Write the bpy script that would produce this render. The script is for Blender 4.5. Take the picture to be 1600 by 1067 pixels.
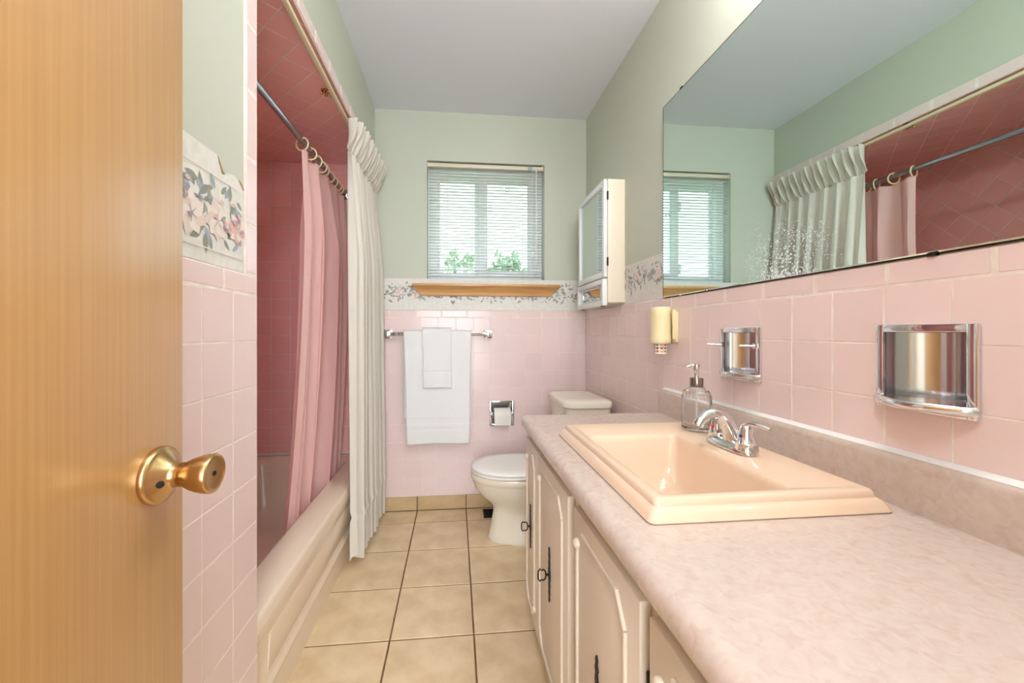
import bpy, bmesh, math, random
from mathutils import Vector, Matrix, noise
random.seed(7)
PI = math.pi
scene = bpy.context.scene
for o in list(bpy.data.objects): bpy.data.objects.remove(o)
COL = scene.collection

# ------------------------------------------------------------ camera, sky, exposure
YAW, FPX, PPX, PPY = 0.1012, 635.6, 775.7, 518.7
cam_d = bpy.data.cameras.new('camera'); cam = bpy.data.objects.new('camera', cam_d); COL.objects.link(cam)
cam.location = (0, 0, 1.078); cam.rotation_euler = (PI/2, 0, -YAW)
cam_d.sensor_fit = 'HORIZONTAL'; cam_d.sensor_width = 36; cam_d.lens = 36*FPX/1600
cam_d.shift_x = (800-PPX)/1600; cam_d.shift_y = (PPY-533.5)/1600
cam_d.clip_start = 0.02
scene.camera = cam
w = bpy.data.worlds.new('sky'); scene.world = w; w.use_nodes = True
bg = w.node_tree.nodes['Background']
bg.inputs['Color'].default_value = (0.78, 0.90, 1.0, 1); bg.inputs['Strength'].default_value = 3.0
vs = scene.view_settings
vs.view_transform = 'Standard'; vs.look = 'None'; vs.exposure = 0.32; vs.gamma = 1.0; vs.use_curve_mapping = False
LAMP_W, HALL_FILL_W, CEIL_FILL_W, FILL_WIN_W = 58.0, 20.0, 50.0, 7.2

# ------------------------------------------------------------ room numbers (metres)
R, L, B, C = 0.8187, -0.4735, 2.498, 2.42       # right wall, tub-side wall face, window wall, ceiling
AL, A0, AZ = -1.235, 1.033, 2.074               # tub alcove: long wall, near end, lowered ceiling
FRONT = -0.14
P = 0.1075                                      # wall tile pitch
ZC, ZT = 1.1643, 1.2125                         # under cap, top of cap
TZ = 0.762                                      # counter top

# ------------------------------------------------------------ materials
def lin(c):
    return tuple(((x/255)/12.92 if x/255 <= 0.04045 else ((x/255+0.055)/1.055)**2.4) for x in c)
def pm(name, rgb, rough=0.5, metal=0.0, rgb2=None, nscale=8.0, stretch=(1,1,1), bump=0.0, bscale=200.0,
       objvar=0.0, coat=0.0, trans=0.0, detail=4.0, ramp=(0.35, 0.65), spec=0.5, ior=1.5, bdist=0.002, coatr=0.03):
    m = bpy.data.materials.new(name); m.use_nodes = True
    nt = m.node_tree; b = nt.nodes['Principled BSDF']; N = nt.nodes.new; K = nt.links.new
    b.inputs['Base Color'].default_value = lin(rgb)+(1,)
    b.inputs['Roughness'].default_value = rough; b.inputs['Metallic'].default_value = metal
    b.inputs['Coat Weight'].default_value = coat; b.inputs['Coat Roughness'].default_value = coatr; b.inputs['Transmission Weight'].default_value = trans
    b.inputs['IOR'].default_value = ior; b.inputs['Specular IOR Level'].default_value = spec
    src = None
    if rgb2 or bump:
        tc = N('ShaderNodeTexCoord'); mp = N('ShaderNodeMapping'); mp.inputs['Scale'].default_value = stretch
        K(tc.outputs['Object'], mp.inputs['Vector'])
    if rgb2:
        nz = N('ShaderNodeTexNoise'); nz.inputs['Scale'].default_value = nscale; nz.inputs['Detail'].default_value = detail
        K(mp.outputs[0], nz.inputs['Vector'])
        mr = N('ShaderNodeMapRange'); mr.inputs[1].default_value = ramp[0]; mr.inputs[2].default_value = ramp[1]
        K(nz.outputs['Fac'], mr.inputs[0])
        mx = N('ShaderNodeMix'); mx.data_type = 'RGBA'
        mx.inputs[6].default_value = lin(rgb)+(1,); mx.inputs[7].default_value = lin(rgb2)+(1,)
        K(mr.outputs[0], mx.inputs[0]); src = mx.outputs[2]
    if objvar:
        oi = N('ShaderNodeObjectInfo'); hv = N('ShaderNodeHueSaturation')
        mr2 = N('ShaderNodeMapRange'); mr2.inputs[3].default_value = 1-objvar; mr2.inputs[4].default_value = 1+objvar
        K(oi.outputs['Random'], mr2.inputs[0]); K(mr2.outputs[0], hv.inputs['Value'])
        if src: K(src, hv.inputs['Color'])
        else: hv.inputs['Color'].default_value = lin(rgb)+(1,)
        src = hv.outputs[0]
    if src: K(src, b.inputs['Base Color'])
    if bump:
        n2 = N('ShaderNodeTexNoise'); n2.inputs['Scale'].default_value = bscale; n2.inputs['Detail'].default_value = 3
        K(mp.outputs[0], n2.inputs['Vector'])
        bp = N('ShaderNodeBump'); bp.inputs['Strength'].default_value = bump; bp.inputs['Distance'].default_value = bdist
        K(n2.outputs['Fac'], bp.inputs['Height']); K(bp.outputs[0], b.inputs['Normal'])
    return m
def cloth_mat(name, rgb, tr=0.35, bump=0.15, bscale=400, rgbt=None):
    m = bpy.data.materials.new(name); m.use_nodes = True
    nt = m.node_tree; N = nt.nodes.new; K = nt.links.new
    b = nt.nodes['Principled BSDF']; out = nt.nodes['Material Output']
    b.inputs['Base Color'].default_value = lin(rgb)+(1,); b.inputs['Roughness'].default_value = 0.75
    b.inputs['Specular IOR Level'].default_value = 0.25
    t = N('ShaderNodeBsdfTranslucent'); t.inputs['Color'].default_value = lin(rgbt or rgb)+(1,)
    mx = N('ShaderNodeMixShader'); mx.inputs[0].default_value = tr
    K(b.outputs[0], mx.inputs[1]); K(t.outputs[0], mx.inputs[2]); K(mx.outputs[0], out.inputs['Surface'])
    if bump:
        n2 = N('ShaderNodeTexNoise'); n2.inputs['Scale'].default_value = bscale
        tc = N('ShaderNodeTexCoord'); K(tc.outputs['Object'], n2.inputs['Vector'])
        bp = N('ShaderNodeBump'); bp.inputs['Strength'].default_value = bump; bp.inputs['Distance'].default_value = 0.001
        K(n2.outputs['Fac'], bp.inputs['Height']); K(bp.outputs[0], b.inputs['Normal'])
    return m
def emis(name, rgb, s):
    m = bpy.data.materials.new(name); m.use_nodes = True; nt = m.node_tree
    b = nt.nodes['Principled BSDF']
    b.inputs['Base Color'].default_value = (0.9,0.9,0.9,1)
    b.inputs['Emission Color'].default_value = rgb+(1,); b.inputs['Emission Strength'].default_value = s
    return m

M = {}
M['paint'] = pm('sage_wall_paint', (199,203,187), 0.55, bump=0.08, bscale=90, spec=0.3)
M['ceil'] = pm('ceiling_paint', (232,236,243), 0.7, bump=0.08, bscale=60, spec=0.2)
M['hall'] = pm('hall_paint', (226,218,200), 0.7)
M['tile'] = pm('pink_wall_tile', (239,216,212), 0.17, objvar=0.02)
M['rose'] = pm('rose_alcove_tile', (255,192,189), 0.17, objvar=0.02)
M['grout'] = pm('wall_grout', (246,236,228), 0.8, rgb2=(232,218,206), nscale=30)
M['floor_tile'] = pm('beige_floor_tile', (242,220,182), 0.30, rgb2=(214,184,140), nscale=9, detail=9, objvar=0.03, ramp=(0.3,0.75), bump=0.1, bscale=60)
M['base_tile_shade'] = pm('shaded_floor_tile', (212,184,142), 0.32, rgb2=(186,156,114), nscale=9, detail=9, objvar=0.03, ramp=(0.3,0.75))  # same tile as the floor, darkened: shade on the upright base in its colour
M['floor_grout'] = pm('floor_grout', (132,102,70), 0.9, rgb2=(108,82,54), nscale=20)
M['wood_door'] = pm('door_veneer', (198,152,94), 0.4, rgb2=(190,143,86), nscale=40, stretch=(5,5,0.05), detail=8, coat=1.0, coatr=0.22)
M['sill_wood'] = pm('oak_sill', (216,166,106), 0.35, rgb2=(198,146,88), nscale=12, stretch=(0.4,6,6), coat=0.2)
M['brass'] = pm('satin_brass', (200,164,116), 0.27, 1.0)
M['chrome'] = pm('chrome', (225,225,228), 0.06, 1.0)
M['chrome2'] = pm('worn_chrome', (200,200,204), 0.14, 1.0)
M['nickel'] = pm('dark_nickel', (150,142,136), 0.2, 1.0)
M['steel'] = pm('brushed_rod', (178,184,196), 0.22, 1.0)
M['black'] = pm('dark_hole', (14,12,11), 0.7)
M['iron'] = pm('black_iron', (36,28,26), 0.45, 0.6)
M['tub'] = pm('tub_enamel', (247,228,206), 0.14)
M['sink'] = pm('peach_porcelain', (232,203,175), 0.08)
M['toilet'] = pm('bone_porcelain', (238,230,213), 0.10)
M['seat'] = pm('bone_seat_plastic', (247,244,238), 0.22)
M['vanity'] = pm('cream_vanity_paint', (220,206,187), 0.38, bump=0.05, bscale=40)
M['vanity_in'] = pm('vanity_frame_paint', (212,197,174), 0.42)
M['cabinet'] = pm('cream_enamel_metal', (240,228,206), 0.35)
M['white'] = pm('white_plastic', (240,242,240), 0.35)
M['vinyl'] = pm('white_vinyl', (236,240,240), 0.3)
M['slat'] = pm('blind_slat', (232,232,226), 0.4)
M['rail'] = pm('blind_headrail', (226,214,192), 0.4)
M['cream'] = pm('cream_plastic', (240,224,176), 0.4)
M['track'] = pm('ivory_track', (226,214,176), 0.35)
M['towel'] = pm('white_terry', (243,242,241), 0.95, bump=0.7, bscale=420, spec=0.1, bdist=0.003)
M['paper'] = pm('toilet_tissue', (240,236,224), 0.9, bump=0.2, bscale=150, spec=0.1)
M['cup'] = pm('paper_cup', (248,242,228), 0.6)
M['caulk'] = pm('white_caulk', (238,236,232), 0.5)
M['drape'] = cloth_mat('ivory_drape', (238,233,222), 0.22)
M['pink_vinyl'] = cloth_mat('pink_shower_vinyl', (252,216,210), 0.32, bump=0, rgbt=(248,150,138))
M['wallpaper'] = pm('wallpaper', (232,230,222), 0.6, rgb2=(222,220,212), nscale=60)
M['leaf_a'] = pm('print_sage', (148,152,140), 0.6)
M['leaf_b'] = pm('print_blue_grey', (160,174,182), 0.6)
M['leaf_c'] = pm('print_olive', (168,160,136), 0.6)
M['petal_a'] = pm('print_blush', (228,210,200), 0.6)
M['petal_b'] = pm('print_rose', (226,184,176), 0.6)
M['petal_c'] = pm('print_shell', (236,226,216), 0.6)
M['petal_d'] = pm('print_mauve', (172,156,166), 0.6)
M['torn'] = pm('torn_paper_edge', (178,146,104), 0.9)
M['red'] = pm('print_red', (216,62,50), 0.6); M['green'] = pm('print_green', (110,160,70), 0.6)
M['navy'] = pm('print_navy', (40,56,96), 0.6); M['teal'] = pm('print_teal', (50,110,110), 0.6)
M['orange'] = pm('print_orange', (232,110,60), 0.6); M['lime'] = pm('print_lime', (190,206,120), 0.6)
M['pinkp'] = pm('print_pink', (240,170,170), 0.6)
M['blue'] = pm('blue_dot', (30,40,130), 0.3)
M['foliage'] = pm('garden_leaf', (150,186,140), 0.6, rgb2=(110,150,104), nscale=2)
M['bark'] = pm('garden_bark', (94,76,58), 0.9)
M['lawn'] = pm('lawn', (100,130,70), 0.9)
M['lampglass'] = emis('opal_lamp_glass', (1.02, 0.97, 0.96), LAMP_W)
M['ceil_fill_glass'] = emis('ceiling_fill_glow', (0.94, 0.98, 1.12), CEIL_FILL_W)
M['hall_fill_glass'] = emis('hall_fill_glow', (1.0, 0.90, 0.76), HALL_FILL_W)
# counter laminate: soft pink-cream marbling
def counter_mat():
    m = bpy.data.materials.new('marbled_laminate'); m.use_nodes = True
    nt = m.node_tree; N = nt.nodes.new; K = nt.links.new; b = nt.nodes['Principled BSDF']
    tc = N('ShaderNodeTexCoord')
    n1 = N('ShaderNodeTexNoise'); n1.inputs['Scale'].default_value = 55; n1.inputs['Detail'].default_value = 8; n1.inputs['Distortion'].default_value = 0.9
    n2 = N('ShaderNodeTexNoise'); n2.inputs['Scale'].default_value = 22; n2.inputs['Detail'].default_value = 5; n2.inputs['Distortion'].default_value = 2.5
    K(tc.outputs['Object'], n1.inputs['Vector']); K(tc.outputs['Object'], n2.inputs['Vector'])
    r1 = N('ShaderNodeValToRGB'); e = r1.color_ramp.elements
    e[0].position = 0.30; e[0].color = lin((198,175,161))+(1,); e[1].position = 0.62; e[1].color = lin((210,194,182))+(1,)
    x = r1.color_ramp.elements.new(0.5); x.color = lin((205,187,174))+(1,)
    r2 = N('ShaderNodeValToRGB'); e = r2.color_ramp.elements
    e[0].position = 0.42; e[0].color = (0,0,0,1); e[1].position = 0.58; e[1].color = (1,1,1,1)
    K(n1.outputs['Fac'], r1.inputs[0]); K(n2.outputs['Fac'], r2.inputs[0])
    mx = N('ShaderNodeMix'); mx.data_type = 'RGBA'; mx.inputs[7].default_value = lin((208,191,179))+(1,)
    K(r1.outputs[0], mx.inputs[6])
    mt = N('ShaderNodeMath'); mt.operation = 'MULTIPLY'; mt.inputs[1].default_value = 0.6
    K(r2.outputs[0], mt.inputs[0]); K(mt.outputs[0], mx.inputs[0]); K(mx.outputs[2], b.inputs['Base Color'])
    b.inputs['Roughness'].default_value = 0.2
    return m
M['counter'] = counter_mat()
# old mirror glass with speckled silver near its lower far corner
def mirror_mat():
    m = bpy.data.materials.new('old_mirror'); m.use_nodes = True
    nt = m.node_tree; N = nt.nodes.new; K = nt.links.new; b = nt.nodes['Principled BSDF']; out = nt.nodes['Material Output']
    b.inputs['Base Color'].default_value = (0.74, 0.87, 0.83, 1); b.inputs['Metallic'].default_value = 1; b.inputs['Roughness'].default_value = 0.0
    tc = N('ShaderNodeTexCoord'); sp = N('ShaderNodeSeparateXYZ'); K(tc.outputs['Object'], sp.inputs[0])
    vo = N('ShaderNodeTexVoronoi'); vo.inputs['Scale'].default_value = 190; K(tc.outputs['Object'], vo.inputs['Vector'])
    nz = N('ShaderNodeTexNoise'); nz.inputs['Scale'].default_value = 14; nz.inputs['Detail'].default_value = 6; K(tc.outputs['Object'], nz.inputs['Vector'])
    # distance of this point from the blotch on the lower edge
    vd = N('ShaderNodeVectorMath'); vd.operation = 'DISTANCE'; vd.inputs[1].default_value = (R-0.006, 0.95, 1.21)
    K(tc.outputs['Object'], vd.inputs[0])
    mr = N('ShaderNodeMapRange'); mr.inputs[1].default_value = 0.01; mr.inputs[2].default_value = 0.24; mr.inputs[3].default_value = 0.55; mr.inputs[4].default_value = 0.0
    K(vd.outputs['Value'], mr.inputs[0])
    ml = N('ShaderNodeMath'); ml.operation = 'MULTIPLY'; K(mr.outputs[0], ml.inputs[0]); K(nz.outputs['Fac'], ml.inputs[1])
    m2 = N('ShaderNodeMath'); m2.operation = 'MULTIPLY'; m2.inputs[1].default_value = 1.9; K(ml.outputs[0], m2.inputs[0])
    lt = N('ShaderNodeMath'); lt.operation = 'LESS_THAN'; K(vo.outputs['Distance'], lt.inputs[0]); K(m2.outputs[0], lt.inputs[1])
    d = N('ShaderNodeBsdfDiffuse'); d.inputs['Color'].default_value = (0.80,0.88,0.92,1)
    mx = N('ShaderNodeMixShader'); K(lt.outputs[0], mx.inputs[0]); K(b.outputs[0], mx.inputs[1]); K(d.outputs[0], mx.inputs[2])
    K(mx.outputs[0], out.inputs['Surface'])
    return m
M['mirror'] = mirror_mat()
M['mirror2'] = pm('cabinet_mirror', (214,222,220), 0.01, 1.0)
def glass_mat(name, rgb, rough=0.0, ior=1.45, mixc=0.0):
    m = bpy.data.materials.new(name); m.use_nodes = True
    b = m.node_tree.nodes['Principled BSDF']
    b.inputs['Base Color'].default_value = lin(rgb)+(1,); b.inputs['Roughness'].default_value = rough
    b.inputs['Transmission Weight'].default_value = 1.0; b.inputs['IOR'].default_value = ior
    return m
M['bottle'] = glass_mat('pressed_glass', (250,252,252), 0.06, 1.4)
M['soap'] = pm('clear_soap', (232,232,226), 0.1, trans=0.7, ior=1.35)
def pane_mat(name='window_glass', tint=(0.96,0.98,0.97)):
    m = bpy.data.materials.new(name); m.use_nodes = True
    nt = m.node_tree; N = nt.nodes.new; K = nt.links.new; out = nt.nodes['Material Output']
    t = N('ShaderNodeBsdfTransparent'); t.inputs['Color'].default_value = tint+(1,)
    g = N('ShaderNodeBsdfGlossy'); g.inputs['Roughness'].default_value = 0.0
    mx = N('ShaderNodeMixShader'); mx.inputs[0].default_value = 0.06
    K(t.outputs[0], mx.inputs[1]); K(g.outputs[0], mx.inputs[2]); K(mx.outputs[0], out.inputs['Surface'])
    return m
M['pane'] = pane_mat()
M['hall_fill_pane'] = emis('fill_window_glow', (0.93, 1.0, 1.08), FILL_WIN_W)  # added emitter, soft frontal fill through the doorway

# ------------------------------------------------------------ mesh helpers
class MB:
    def __init__(s): s.v = []; s.f = []; s.mi = []; s.cur = 0
    def add(s, vs, fs):
        n = len(s.v); s.v += [tuple(p) for p in vs]
        for f in fs: s.f.append([i+n for i in f]); s.mi.append(s.cur)
        return s
    def box(s, x0, x1, y0, y1, z0, z1):
        vs = [(x,y,z) for z in (z0,z1) for y in (y0,y1) for x in (x0,x1)]
        return s.add(vs, [(0,2,3,1),(4,5,7,6),(0,1,5,4),(2,6,7,3),(0,4,6,2),(1,3,7,5)])
    def rbox(s, x0, x1, y0, y1, z0, z1, r=0.003, seg=2):
        bm = bmesh.new(); bmesh.ops.create_cube(bm, size=1)
        for v in bm.verts:
            v.co = Vector(((x0+x1)/2+v.co.x*(x1-x0), (y0+y1)/2+v.co.y*(y1-y0), (z0+z1)/2+v.co.z*(z1-z0)))
        r = min(r, 0.49*min(abs(x1-x0), abs(y1-y0), abs(z1-z0)))
        bmesh.ops.bevel(bm, geom=list(bm.edges), offset=r, segments=seg, affect='EDGES', profile=0.5)
        bm.verts.index_update()
        s.add([v.co[:] for v in bm.verts], [[v.index for v in f.verts] for f in bm.faces]); bm.free(); return s
    def loft(s, rings, cap0=True, cap1=True, closed=True):
        n = len(rings[0]); vs = [p for r in rings for p in r]; fs = []
        for i in range(len(rings)-1):
            for j in range(n if closed else n-1):
                k = (j+1) % n; fs.append((i*n+j, i*n+k, (i+1)*n+k, (i+1)*n+j))
        if cap0: fs.append(tuple(range(n))[::-1])
        if cap1: fs.append(tuple((len(rings)-1)*n+j for j in range(n)))
        return s.add(vs, fs)
    def lathe(s, prof, o=(0,0,0), axis=(0,0,1), n=24, cap0=True, cap1=True, sy=1.0):
        a = Vector(axis).normalized(); t = Vector((0,0,1)) if abs(a.z) < 0.9 else Vector((1,0,0))
        u = a.cross(t).normalized(); v = a.cross(u); o = Vector(o); rings = []
        for r, h in prof:
            rings.append([o+a*h+u*(r*math.cos(2*PI*k/n))+v*(r*sy*math.sin(2*PI*k/n)) for k in range(n)])
        return s.loft(rings, cap0, cap1)
    def tube(s, path, rad, n=10, caps=True, flat=1.0, up=None):
        pts = [Vector(p) for p in path]; m = len(pts); rings = []
        if not hasattr(rad, '__len__'): rad = [rad]*m
        prev = None
        for i, p in enumerate(pts):
            t = (pts[min(i+1,m-1)]-pts[max(i-1,0)]).normalized()
            if prev is None:
                ref = Vector(up) if up else (Vector((0,0,1)) if abs(t.z) < 0.9 else Vector((1,0,0)))
            else: ref = prev
            u = (ref - t*ref.dot(t)).normalized(); prev = u; v = t.cross(u)
            rings.append([p+u*(rad[i]*flat*math.cos(2*PI*k/n))+v*(rad[i]*math.sin(2*PI*k/n)) for k in range(n)])
        return s.loft(rings, caps, caps)
    def ring(s, c, axis, rad, r, n=24, m=8, a0=0, a1=2*PI):
        a = Vector(axis).normalized(); t = Vector((0,0,1)) if abs(a.z) < 0.9 else Vector((1,0,0))
        u = a.cross(t).normalized(); v = a.cross(u); c = Vector(c)
        full = abs(a1-a0-2*PI) < 1e-6
        rings = []
        for i in range(n if full else n+1):
            th = a0+(a1-a0)*i/n; d = u*math.cos(th)+v*math.sin(th)
            rings.append([c+d*(rad+r*math.cos(2*PI*k/m))+a*(r*math.sin(2*PI*k/m)) for k in range(m)])
        if full: rings.append(rings[0])
        return s.loft(rings, not full, not full)
    def prism(s, poly, fn, w0, w1):
        n = len(poly); vs = [fn(u,v,w0) for u,v in poly]+[fn(u,v,w1) for u,v in poly]
        fs = [tuple(range(n))[::-1], tuple(range(n,2*n))]+[(i,(i+1)%n,n+(i+1)%n,n+i) for i in range(n)]
        return s.add(vs, fs)
    def grid(s, fn, nu, nv):
        vs = [fn(i/nu, j/nv) for j in range(nv+1) for i in range(nu+1)]
        return s.add(vs, [(j*(nu+1)+i, j*(nu+1)+i+1, (j+1)*(nu+1)+i+1, (j+1)*(nu+1)+i) for j in range(nv) for i in range(nu)])
    def mesh(s, name, mats, smooth=None, recalc=True, merge=False):
        me = bpy.data.meshes.new(name); me.from_pydata(s.v, [], s.f)
        for m in (mats if isinstance(mats, (list,tuple)) else [mats]): me.materials.append(M[m])
        for p, i in zip(me.polygons, s.mi): p.material_index = i
        if recalc or merge:
            bm = bmesh.new(); bm.from_mesh(me)
            if merge: bmesh.ops.remove_doubles(bm, verts=bm.verts, dist=1e-5)
            if recalc: bmesh.ops.recalc_face_normals(bm, faces=bm.faces)
            bm.to_mesh(me); bm.free()
        if smooth is not None:
            me.polygons.foreach_set('use_smooth', [True]*len(me.polygons))
            me.set_sharp_from_angle(angle=math.radians(smooth))
        me.update(); return me
    def build(s, name, mats, parent=None, smooth=None, recalc=True, merge=False):
        o = bpy.data.objects.new(name, s.mesh(name, mats, smooth, recalc, merge)); COL.objects.link(o)
        if parent is not None: o.parent = parent
        return o
def tag(o, label, cat, group=None, kind=None):
    o['label'] = label; o['category'] = cat
    if group: o['group'] = group
    if kind: o['kind'] = kind
    return o
def thing(name, label, cat, loc=(0,0,0), group=None, kind=None):
    """Empty at the thing's base; parts are built in world coordinates and parented with an inverse."""
    o = bpy.data.objects.new(name, None); COL.objects.link(o); o.location = loc; o.empty_display_size = 0.05
    return tag(o, label, cat, group, kind)
_old_build = MB.build
def _build(s, name, mats, parent=None, smooth=None, recalc=True, merge=False):
    o = _old_build(s, name, mats, None, smooth, recalc, merge)
    if parent is not None: attach(o, parent)
    return o
def world_loc(o):
    v = Vector(o.location)
    while o.parent: o = o.parent; v += Vector(o.location)
    return v
def attach(o, parent):
    o.parent = parent; o.location = Vector(o.location)-world_loc(parent)
MB.build = _build
def solidify(o, t, off=0):
    m = o.modifiers.new('thickness', 'SOLIDIFY'); m.thickness = t; m.offset = off; return o
def arc(cx, cy, r, a0, a1, n):
    return [(cx+r*math.cos(a0+(a1-a0)*i/n), cy+r*math.sin(a0+(a1-a0)*i/n)) for i in range(n+1)]
def rrect(cx, cy, hx, hy, r, n=6):
    pts = []
    for sx, sy, a in ((1,1,0),(-1,1,PI/2),(-1,-1,PI),(1,-1,3*PI/2)):
        pts += arc(cx+sx*(hx-r), cy+sy*(hy-r), r, a, a+PI/2, n)
    return pts
def sup(cx, cy, hx, hy, e=2.4, n=36):
    out = []
    for k in range(n):
        t = 2*PI*k/n; c, s_ = math.cos(t), math.sin(t)
        out.append((cx+hx*math.copysign(abs(c)**(2/e), c), cy+hy*math.copysign(abs(s_)**(2/e), s_)))
    return out
def cells(mb, rect, holes, fn):
    """boxes that tile a rectangle (u0,u1,v0,v1) but for its holes; fn(u0,u1,v0,v1) adds one"""
    us = sorted({rect[0], rect[1]} | {x for h in holes for x in h[:2] if rect[0] < x < rect[1]})
    vs_ = sorted({rect[2], rect[3]} | {x for h in holes for x in h[2:] if rect[2] < x < rect[3]})
    for a, b in zip(us, us[1:]):
        for c, d in zip(vs_, vs_[1:]):
            cu, cv = (a+b)/2, (c+d)/2
            if not any(h[0] < cu < h[1] and h[2] < cv < h[3] for h in holes): fn(a, b, c, d)
def clip(poly, rect):
    def cut(pts, ax, val, keep_less):
        out = []
        for i in range(len(pts)):
            p, q = pts[i], pts[(i+1) % len(pts)]
            pi = (p[ax] <= val) if keep_less else (p[ax] >= val); qi = (q[ax] <= val) if keep_less else (q[ax] >= val)
            if pi: out.append(p)
            if pi != qi:
                t = (val-p[ax])/(q[ax]-p[ax]); out.append((p[0]+t*(q[0]-p[0]), p[1]+t*(q[1]-p[1])))
        return out
    for ax, val, less in ((0,rect[0],False),(0,rect[1],True),(1,rect[2],False),(1,rect[3],True)):
        if not poly: return []
        poly = cut(poly, ax, val, less)
    out = []
    for p in poly:
        if not out or (abs(p[0]-out[-1][0])+abs(p[1]-out[-1][1])) > 1e-5: out.append(p)
    if len(out) > 1 and abs(out[0][0]-out[-1][0])+abs(out[0][1]-out[-1][1]) < 1e-5: out.pop()
    return out
def area(p): return 0.5*sum(p[i][0]*p[(i+1)%len(p)][1]-p[(i+1)%len(p)][0]*p[i][1] for i in range(len(p)))
def inset(poly, d):
    n = len(poly); out = []
    for i in range(n):
        p0, p1, p2 = Vector(poly[i-1]), Vector(poly[i]), Vector(poly[(i+1)%n])
        e1 = (p1-p0).normalized(); e2 = (p2-p1).normalized()
        n1 = Vector((-e1.y, e1.x)); n2 = Vector((-e2.y, e2.x))
        k = max(0.35, 1+n1.dot(n2)); out.append(tuple(p1+(n1+n2)*(d/k)))
    return out
def tile_mesh(name, poly, fn, mat, thick=0.005, bev=0.0012):
    if area(poly) < 0: poly = poly[::-1]
    n = len(poly); ins = inset(poly, bev); mb = MB()
    vs = [fn(u,v,-thick) for u,v in poly]+[fn(u,v,-bev) for u,v in poly]+[fn(u,v,0) for u,v in ins]
    fs = [(k*n+i, k*n+(i+1)%n, (k+1)*n+(i+1)%n, (k+1)*n+i) for k in (0,1) for i in range(n)]+[tuple(2*n+i for i in range(n))]
    return mb.add(vs, fs).mesh(name, mat)
_cache = {}
def lay(parent, polys, fn, mat, gap, rect, holes=(), name='tile', thick=0.005, bev=0.0012, wob=0.0015):
    """one object per tile; whole tiles that are alike share a mesh"""
    cnt = 0
    for poly in polys:
        q = clip(inset(poly if area(poly) > 0 else poly[::-1], gap/2), rect)
        if len(q) < 3 or abs(area(q)) < 2e-5: continue
        us = [p[0] for p in q]; vs = [p[1] for p in q]; bb = (min(us),max(us),min(vs),max(vs))
        hit = [h for h in holes if h[0] < bb[1] and h[1] > bb[0] and h[2] < bb[3] and h[3] > bb[2]]
        cu, cv = (bb[0]+bb[1])/2, (bb[2]+bb[3])/2
        o0 = Vector(fn(cu, cv, 0)); lf = lambda u, v, w_, o0=o0: Vector(fn(u+cu, v+cv, w_))-o0
        if hit:
            mb = MB(); n0 = [0]
            def put(a, b, c, d):
                n0[0] += 1; mb.prism([(a-cu,c-cv),(b-cu,c-cv),(b-cu,d-cv),(a-cu,d-cv)], lf, -thick, 0)
            cells(mb, bb, hit, put)
            if not n0[0]: continue
            me = mb.mesh(name, mat)
        else:
            key = (name, mat, fn.__name__, tuple((round(u-cu,4), round(v-cv,4)) for u,v in q))
            me = _cache.get(key)
            if me is None:
                me = tile_mesh(name, [(u-cu,v-cv) for u,v in q], lf, mat, thick, bev); _cache[key] = me
        ob = bpy.data.objects.new(name, me); COL.objects.link(ob); ob.parent = parent; ob.location = o0-world_loc(parent)
        if wob and not hit: ob.rotation_euler = tuple(random.uniform(-wob, wob) for _ in range(3))
        cnt += 1
    return cnt
def grid_polys(u0, pu, v0, pv, rect):
    out = []
    i0 = math.floor((rect[0]-u0)/pu)-1; i1 = math.ceil((rect[1]-u0)/pu)+1
    j0 = math.floor((rect[2]-v0)/pv)-1; j1 = math.ceil((rect[3]-v0)/pv)+1
    for j in range(j1, j0, -1):
        for i in range(i0, i1):
            a, b = u0+i*pu, v0+j*pv; out.append([(a,b),(a+pu,b),(a+pu,b+pv),(a,b+pv)])
    return out
def diag_polys(p, rect, ou, ov):
    h = p/math.sqrt(2); out = []
    n = int(4/h)
    for i in range(-n, n):
        for j in range(-n, n):
            cu, cv = ou+(i+j)*h, ov+(i-j)*h
            if rect[0]-h < cu < rect[1]+h and rect[2]-h < cv < rect[3]+h:
                out.append([(cu+h,cv),(cu,cv+h),(cu-h,cv),(cu,cv-h)])
    return out
# wall frames: (u, v, w) -> world, w = out of the wall
def on_back(u, v, w): return (u, B-w, v)
def on_right(u, v, w): return (R-w, u, v)
def on_left(u, v, w): return (L+w, u, v)
def on_along(u, v, w): return (AL+w, u, v)
def on_aceil(u, v, w): return (u, v, AZ-w)
def on_floor(u, v, w): return (u, v, w)

# ============================================================ the shell
WIN = (-0.171, 0.556, 1.368, 2.122)
TPH = (0.221, 0.353, 0.511, 0.645)            # recess of the paper holder
SOAPH = (0.568, 0.697, 0.952, 1.078)          # recesses on the vanity wall (Y0,Y1,Z0,Z1)
CUPH = (1.024, 1.161, 0.956, 1.077)
PB = 0.006                                    # painted surface lies this far behind the tile faces

mb = MB()
cells(mb, (AL-0.1, R+0.1, -0.05, C+0.1), [WIN], lambda a,b,c,d: mb.box(a,b,B+0.07,B+0.16,c,d))
cells(mb, (AL-0.1, R+0.1, -0.05, C+0.1), [WIN, TPH], lambda a,b,c,d: mb.box(a,b,B+PB,B+0.07,c,d))
wall_back = tag(mb.build('wall_back', 'paint', merge=False), 'sage painted window wall tiled pink below and in the tub alcove', 'wall', kind='structure')
g = MB(); cells(g, (AL, R, 0.0, ZT-0.004), [TPH], lambda a,b,c,d: g.box(a,b,B+0.0008,B+PB+0.001,c,d))
g.box(AL, L-0.03, B+0.0008, B+PB+0.001, ZT-0.004, AZ)
g.build('grout_bed', 'grout', wall_back)
X0B = -0.416-0.009
rect = (L-0.028, R, 0.088, ZC)
lay(wall_back, grid_polys(X0B, P, ZC, P, rect), on_back, 'tile', 0.0022, rect, [TPH])
rect = (L-0.02, R, ZC, ZT)
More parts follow.
